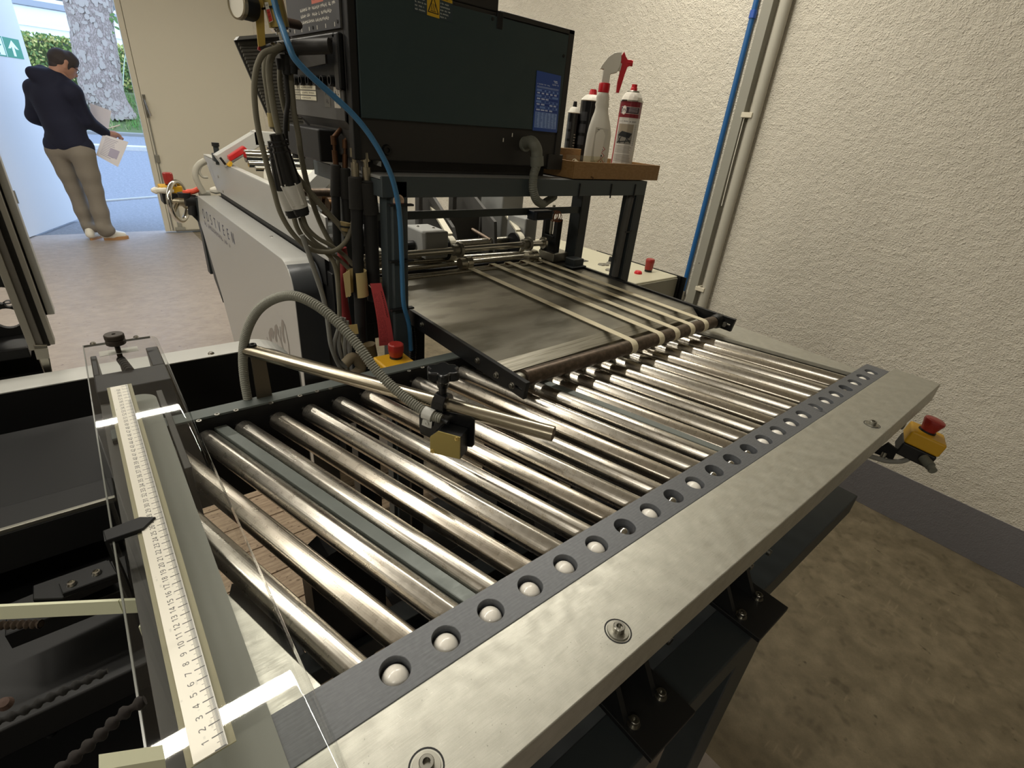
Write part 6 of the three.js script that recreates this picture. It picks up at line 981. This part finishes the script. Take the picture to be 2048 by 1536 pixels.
  { const a = sz(713, 541, -0.998), b = sz(717, 590, -0.998), d = b.clone().sub(a).normalize(); const t = thing('paper_wrap', 'yellowed paper sheet wrapped round the insulated hose', 'paper', b.toArray()); const g = new THREE.CylinderGeometry(0.0205, 0.0215, a.distanceTo(b), 30, 1, true, -0.5, 5.4); g.translate(0, a.distanceTo(b) / 2, 0); part(t, 'sheet', orient(g.toNonIndexed(), b, a), S(206, 186, 132, 0.8)); part(t, 'fold', slab([sz(686, 548, -0.985), sz(700, 541, -0.982), sz(703, 592, -0.982), sz(692, 595, -0.985)], 0.0008, V(0, 0, 1)), S(214, 194, 140, 0.8)); }
  { const Q = (u, v) => sz(u, v, -0.965); const tag = canvasTex(256, 768, (g, w, h) => { g.fillStyle = '#d9565a'; g.fillRect(0, 0, w, h); g.fillStyle = '#3a1418'; g.save(); g.translate(196, 90); g.rotate(Math.PI / 2); g.font = 'bold 40px sans-serif'; g.fillText('AVERTISSEMENT', 0, 0); g.restore(); g.fillStyle = '#7c2a30'; for (let c = 0; c < 7; c++) for (let r = 0; r < 56; r++) if (hash(c, r) > 0.16) g.fillRect(30 + c * 20, 110 + r * 11, 6, 4 + 6 * hash(r, c)); });
    const t = thing('warning_tag', 'pink red cardboard tag printed AVERTISSEMENT on the insulated hose', 'tag', Q(765, 620).toArray()); const tl = Q(740, 567), tr = Q(764, 567), br = Q(787, 688), bl = Q(756, 690);
    part(t, 'card', [sheet(tl, tr, br, bl, 8, (a, b) => V(0, 0, 0.012 * Math.sin(b * 2.6) - 0.004 * a))], new THREE.MeshStandardMaterial({ map: tag, roughness: 0.75, side: THREE.DoubleSide })); part(t, 'string', sweep([Q(738, 570), Q(741, 574), Q(745, 578)], 0.0008, 10, 5), M.cream); }
  solo('yellow_tag', slab([sz(697, 650, -0.98), sz(714, 648, -0.98), sz(717, 667, -0.98), sz(704, 670, -0.98)], 0.0008, V(0, 0, 1)), S(214, 192, 128, 0.8), 'small yellow paper tag under the armoured hose', 'tag');
  solo('red_sleeve', [sweep([sz(683, 495, -1.1), sz(688, 530, -1.1), sz(684, 560, -1.1), sz(686, 600, -1.1), sz(695, 650, -1.1)], 0.011, 30, 10)], S(140, 44, 44, 0.6), 'crumpled red sleeve showing between the hoses', 'sleeve');
  solo('blue_air_hose', sweep([sz(541, -30, -1.03), sz(556, 30, -1.02), sz(570, 70, -1.0), sz(578, 92, -0.99), sz(588, 115, -0.985), sz(620, 150, -0.98), sz(662, 188, -0.975), sz(705, 228, -0.965), sz(738, 268, -0.955), sz(768, 318, -0.945), sz(785, 358, -0.94), sz(795, 400, -0.94), sz(800, 440, -0.94), sz(803, 500, -0.94), sz(805, 560, -0.94), sz(808, 610, -0.94), sz(818, 650, -0.945), sz(822, 700, -0.95)], 0.0052, 160, 12), S(58, 110, 150, 0.35), 'blue air hose running down in front of the melter and along the stand post', 'hose');
  solo('black_corrugated_hose', sweep([sz(822, 655, -0.99), sz(826, 690, -0.99), sz(824, 730, -0.99)], 0.008, 0, 12, 0.1, 0.006), M.black, 'short black corrugated hose beside the foot of the stand post', 'hose');
}
// ---------- person at the door ----------
function blob(bones, lo, hi, res, k) { // bones: [a, b, ra, rb, flatten?]
  const c = lo.clone().add(hi).multiplyScalar(0.5), h = hi.clone().sub(lo).multiplyScalar(0.5), mc = new MarchingCubes(res, new THREE.MeshStandardMaterial(), false, false, 400000); mc.isolation = 0;
  const half = res / 2, p = V(0, 0, 0), seg = bones.map(([a, b, ra, rb]) => ({ a, d: b.clone().sub(a), L: Math.max(1e-8, b.distanceToSquared(a)), ra, rb }));
  for (let z = 0; z < res; z++) for (let y = 0; y < res; y++) for (let x = 0; x < res; x++) {
    p.set(c.x + (x - half) / half * h.x, c.y + (y - half) / half * h.y, c.z + (z - half) / half * h.z); let s = 0;
    for (const q of seg) { const px = p.x - q.a.x, py = p.y - q.a.y, pz = p.z - q.a.z, t = Math.max(0, Math.min(1, (px * q.d.x + py * q.d.y + pz * q.d.z) / q.L)); const dx = px - q.d.x * t, dy = py - q.d.y * t, dz = pz - q.d.z * t; s += Math.exp(-k * (Math.sqrt(dx * dx + dy * dy + dz * dz) - (q.ra + (q.rb - q.ra) * t))); }
    mc.field[x + y * res + z * res * res] = Math.log(s + 1e-30) / k;
  }
  mc.update(); const n = mc.count, pos = new Float32Array(n * 3); for (let i = 0; i < n; i++) { pos[3 * i] = mc.positionArray[3 * i] * h.x + c.x; pos[3 * i + 1] = mc.positionArray[3 * i + 1] * h.y + c.y; pos[3 * i + 2] = mc.positionArray[3 * i + 2] * h.z + c.z; }
  let g = new THREE.BufferGeometry(); g.setAttribute('position', new THREE.BufferAttribute(pos, 3)); g = mergeVertices(g, 1e-5); g.computeVertexNormals(); return uvm(g.toNonIndexed());
}
{
  const zc = -6.93, P = (u, v, dz = 0) => sz(u, v, zc + dz);
  const man = thing('person', 'man in navy hooded jumper and grey trousers reading papers in the doorway', 'person', [0.12, 0, zc]);
  const skin = S(172, 130, 110, 0.6), navy = S(15, 20, 44, 0.85), jeans = S(128, 121, 110, 0.85), hairM = S(52, 46, 46, 0.8);
  // joints
  const headC = P(126, 128), chin = P(146, 150, -0.03), neck0 = P(118, 152), shL = P(72, 180, -0.06), shR = P(142, 185, 0.10), elL = P(70, 232, -0.16), waL = P(130, 262, -0.24), elR = P(172, 240, 0.03), waR = P(214, 266, -0.10);
  const hipL = P(118, 305, -0.07), hipR = P(164, 308, 0.08), knL = P(150, 378, -0.09), knR = P(188, 380, 0.05), anL = P(182, 462, -0.08), anR = P(211, 464, 0.06);
  const chest = P(108, 195), belly = P(128, 250), pelvis = P(140, 295);
  const face = V(0.78, -0.45, -0.43).normalize(), ear = V(0.42, -0.02, 0.9).normalize(), crown = V(0.42, 0.9, -0.16).normalize();
  const HP = (f, e, c) => headC.clone().addScaledVector(face, f).addScaledVector(ear, e).addScaledVector(crown, c);   // a point of the head: forward, to the ear, up
  const limbs = [[neck0, HP(-0.03, 0, -0.06), 0.06, 0.056], [chest, neck0, 0.09, 0.06], [belly, chest, 0.1, 0.1], [pelvis, belly, 0.1, 0.09], [shL, elL, 0.045, 0.038], [elL, waL, 0.038, 0.028], [shR, elR, 0.045, 0.038], [elR, waR, 0.036, 0.027], [chest, shL, 0.06, 0.05], [chest, shR, 0.06, 0.05], [hipL, knL, 0.07, 0.048], [knL, anL, 0.045, 0.03], [hipR, knR, 0.07, 0.048], [knR, anR, 0.045, 0.03]];
  const headB = [[HP(-0.03, 0, 0.03), HP(0.03, 0, 0.03), 0.074, 0.072], [HP(-0.03, 0, 0.0), HP(0.02, 0, -0.02), 0.068, 0.066], [HP(0.05, 0, -0.03), HP(0.055, 0, -0.075), 0.05, 0.034], [HP(0.0, 0.03, -0.05), HP(0.05, 0.01, -0.085), 0.034, 0.026], [HP(0.0, -0.03, -0.05), HP(0.05, -0.01, -0.085), 0.034, 0.026], [HP(0.095, 0, 0.0), HP(0.112, 0, -0.035), 0.009, 0.014], [HP(0.098, 0, -0.035), HP(0.108, 0, -0.038), 0.013, 0.012], [HP(0.088, 0.026, 0.012), HP(0.088, -0.026, 0.012), 0.014, 0.014], [HP(0.085, 0.014, -0.062), HP(0.085, -0.014, -0.062), 0.013, 0.013], [HP(-0.012, 0.066, -0.032), HP(-0.02, 0.074, 0.012), 0.013, 0.018], [HP(-0.03, 0, -0.03), HP(-0.035, 0, -0.09), 0.056, 0.055]];
  part(man, 'body', [blob(limbs, V(-0.3, -0.02, zc - 0.45), V(0.62, 1.7, zc + 0.4), 110, 60), blob(headB, HP(0, 0, 0).add(V(-0.2, -0.2, -0.2)), HP(0, 0, 0).add(V(0.2, 0.2, 0.2)), 96, 130),
    ...[[waR, V(0.055, -0.012, -0.02)], [waL, V(0.06, 0.0, -0.03)]].map(([w, d]) => { const pal = w.clone().add(d), f = d.clone().normalize(), s = V(0.2, 0.1, 0.97).normalize(), bones = [[w, pal, 0.026, 0.036]]; for (let i = 0; i < 4; i++) { const b = pal.clone().addScaledVector(s, (i - 1.5) * 0.018), m1 = b.clone().addScaledVector(f, 0.04 + 0.006 * (i % 3)), m2 = m1.clone().addScaledVector(f, 0.018).add(V(0, -0.022, 0)), m3 = m2.clone().add(V(-0.012, -0.018, 0)); bones.push([b, m1, 0.0095, 0.0088], [m1, m2, 0.0088, 0.008], [m2, m3, 0.008, 0.0072]); } const th = pal.clone().addScaledVector(s, 0.03).add(V(-0.01, 0, 0)); bones.push([th, th.clone().addScaledVector(f, 0.035).add(V(0, 0.012, 0)), 0.011, 0.0095], [th.clone().addScaledVector(f, 0.035).add(V(0, 0.012, 0)), th.clone().addScaledVector(f, 0.058).add(V(0, 0.006, -0.01)), 0.0095, 0.008]); return blob(bones, pal.clone().add(V(-0.1, -0.1, -0.1)), pal.clone().add(V(0.11, 0.1, 0.1)), 72, 240); })], skin);
  part(man, 'hair', blob([[HP(-0.035, 0, 0.035), HP(0.035, 0, 0.05), 0.08, 0.072], [HP(-0.045, 0, 0.0), HP(-0.05, 0, -0.045), 0.072, 0.05], [HP(-0.02, 0.03, 0.01), HP(0.03, 0.04, 0.03), 0.048, 0.04], [HP(-0.02, -0.03, 0.01), HP(0.03, -0.04, 0.03), 0.048, 0.04], [HP(0.06, 0.03, 0.075), HP(0.06, -0.03, 0.08), 0.03, 0.03], [HP(0.02, 0.02, 0.1), HP(0.06, -0.01, 0.1), 0.03, 0.026], [HP(0.012, 0.067, -0.005), HP(0.014, 0.066, -0.03), 0.012, 0.008]], HP(0, 0, 0).add(V(-0.2, -0.2, -0.2)), HP(0, 0, 0).add(V(0.2, 0.22, 0.2)), 80, 110), hairM);
  const g0 = HP(-0.01, 0.083, 0.006), g1 = HP(0.098, 0.058, 0.006);
  part(man, 'glasses', [rod(g0, g1, 0.0028), ...[0.032, -0.032].map((e) => sweep(circ(HP(0.104, e, -0.004), ear, crown, 0.024, 16, 0.018), 0.0024, 40, 6, 0, 1, true)), rod(HP(0.108, 0.009, 0.002), HP(0.108, -0.009, 0.002), 0.002)], M.blackmetal);
  part(man, 'hooded_jumper', blob([[chest.clone().add(V(0.01, 0.02, 0)), belly, 0.15, 0.142], [chest.clone().add(V(-0.03, -0.03, -0.02)), belly.clone().add(V(-0.03, 0, -0.02)), 0.14, 0.13], [belly, P(138, 282), 0.142, 0.135], [belly.clone().add(V(0.03, 0, 0.05)), P(150, 284, 0.05), 0.11, 0.12], [P(120, 282, -0.05), P(128, 276, -0.04), 0.115, 0.11], [shL, shR, 0.088, 0.09], [shL, elL, 0.074, 0.066], [elL, waL, 0.066, 0.048], [shR, elR, 0.078, 0.066], [elR, waR.clone().add(V(-0.015, 0.003, 0)), 0.064, 0.046], [chest, P(112, 165), 0.13, 0.075], [P(66, 146, 0.03), P(98, 152, 0.07), 0.05, 0.058], [P(84, 142, -0.01), P(118, 156, 0.06), 0.05, 0.04], [P(72, 152, 0.04), P(96, 164, 0.07), 0.05, 0.055], [P(118, 156, 0.06), P(140, 168, 0.05), 0.04, 0.035]], V(-0.4, 0.72, zc - 0.5), V(0.6, 1.62, zc + 0.42), 104, 70), navy);
  part(man, 'hem', blob([[P(118, 291, -0.06), P(160, 293, 0.05), 0.118, 0.116]], V(-0.3, 0.7, zc - 0.35), V(0.5, 1.12, zc + 0.3), 56, 80), navy);
  part(man, 'trousers', blob([[P(120, 296, -0.06), P(158, 298, 0.05), 0.112, 0.115], [hipL, hipL.clone().lerp(knL, 0.55), 0.102, 0.084], [hipL.clone().lerp(knL, 0.55), knL, 0.084, 0.072], [knL, knL.clone().lerp(anL, 0.5), 0.07, 0.07], [knL.clone().lerp(anL, 0.5), anL, 0.07, 0.062], [hipR, hipR.clone().lerp(knR, 0.55), 0.108, 0.088], [hipR.clone().lerp(knR, 0.55), knR, 0.088, 0.075], [knR, knR.clone().lerp(anR, 0.5), 0.073, 0.072], [knR.clone().lerp(anR, 0.5), anR.clone().add(V(0, 0.015, 0)), 0.072, 0.068], [P(174, 452, -0.03), P(188, 456, -0.02), 0.045, 0.04], [P(202, 455, 0.1), P(220, 460, 0.09), 0.042, 0.045]], V(-0.3, 0.02, zc - 0.4), V(0.5, 1.02, zc + 0.4), 110, 80), jeans);
  const shoe = (heel, toe, nm) => { const d = toe.clone().sub(heel); const L = d.length(); d.normalize(); const lo = V(Math.min(heel.x, toe.x) - 0.12, -0.03, Math.min(heel.z, toe.z) - 0.12), hi = V(Math.max(heel.x, toe.x) + 0.12, 0.2, Math.max(heel.z, toe.z) + 0.12), Y = (p, y) => p.clone().setY(y);
    const s = part(man, 'shoe', blob([[Y(heel, 0.06), Y(heel.clone().addScaledVector(d, L * 0.35), 0.055), 0.042, 0.045], [Y(heel.clone().addScaledVector(d, 0.01), 0.1), Y(heel.clone().addScaledVector(d, L * 0.3), 0.09), 0.038, 0.036], [Y(heel.clone().addScaledVector(d, L * 0.35), 0.055), Y(toe.clone().addScaledVector(d, -0.03), 0.042), 0.045, 0.034]], lo, hi, 56, 120), M.white);
    const w = V(-d.z, 0, d.x), o = []; for (let i = 0; i < 28; i++) { const a = i / 28 * 6.283, c2 = heel.clone().lerp(toe, 0.5).addScaledVector(d, Math.cos(a) * (L * 0.5 + 0.02)).addScaledVector(w, Math.sin(a) * (0.044 + 0.008 * Math.cos(a))); o.push(c2.setY(0.0)); } part(s, 'sole', slab(o, 0.03, V(0, 1, 0), [], 0.003), S(176, 132, 88, 0.7)); };
  const fR = sy(213, 480, 0), tR = sy(254, 477, 0), fL = sy(184, 480, 0), tL = sy(206, 470, 0); shoe(fR, tR); shoe(fL, tL);
  // papers in his hands
  const pg = canvasTex(128, 180, (g, w, h) => { g.fillStyle = '#eceaf0'; g.fillRect(0, 0, w, h); g.fillStyle = '#9a97b4'; for (let i = 0; i < 12; i++) g.fillRect(16, 20 + i * 12, 50 + 40 * hash(i, 4), 3); g.fillStyle = '#b9b4cc'; g.fillRect(56, 80, 50, 60); });
  const paper = (label, a, b, c, d, map) => { const t = thing('paper_sheet', label, 'paper', a.toArray()); part(t, 'sheet', sheet(a, b, c, d, 5, (u, v) => V(0, 0, 0.012 * Math.sin(u * 3))), new THREE.MeshStandardMaterial({ map, color: map ? 0xffffff : 0xe8e6f2, roughness: 0.8, side: THREE.DoubleSide })); };
  paper('upper plain paper sheet held in front of the man', P(180, 206, -0.2), P(223, 222, -0.2), P(217, 258, -0.16), P(182, 248, -0.16), null);
  paper('lower printed paper sheet hanging from the right hand of the man', P(206, 268, -0.06), P(257, 284, -0.06), P(236, 334, -0.02), P(192, 310, -0.02), pg);
  solo('pen', rod(P(216, 257, -0.1), P(240, 250, -0.1), 0.006), M.white, 'white pen held between the fingers above the printed sheet', 'pen');
}
renderer.render(scene, camera);
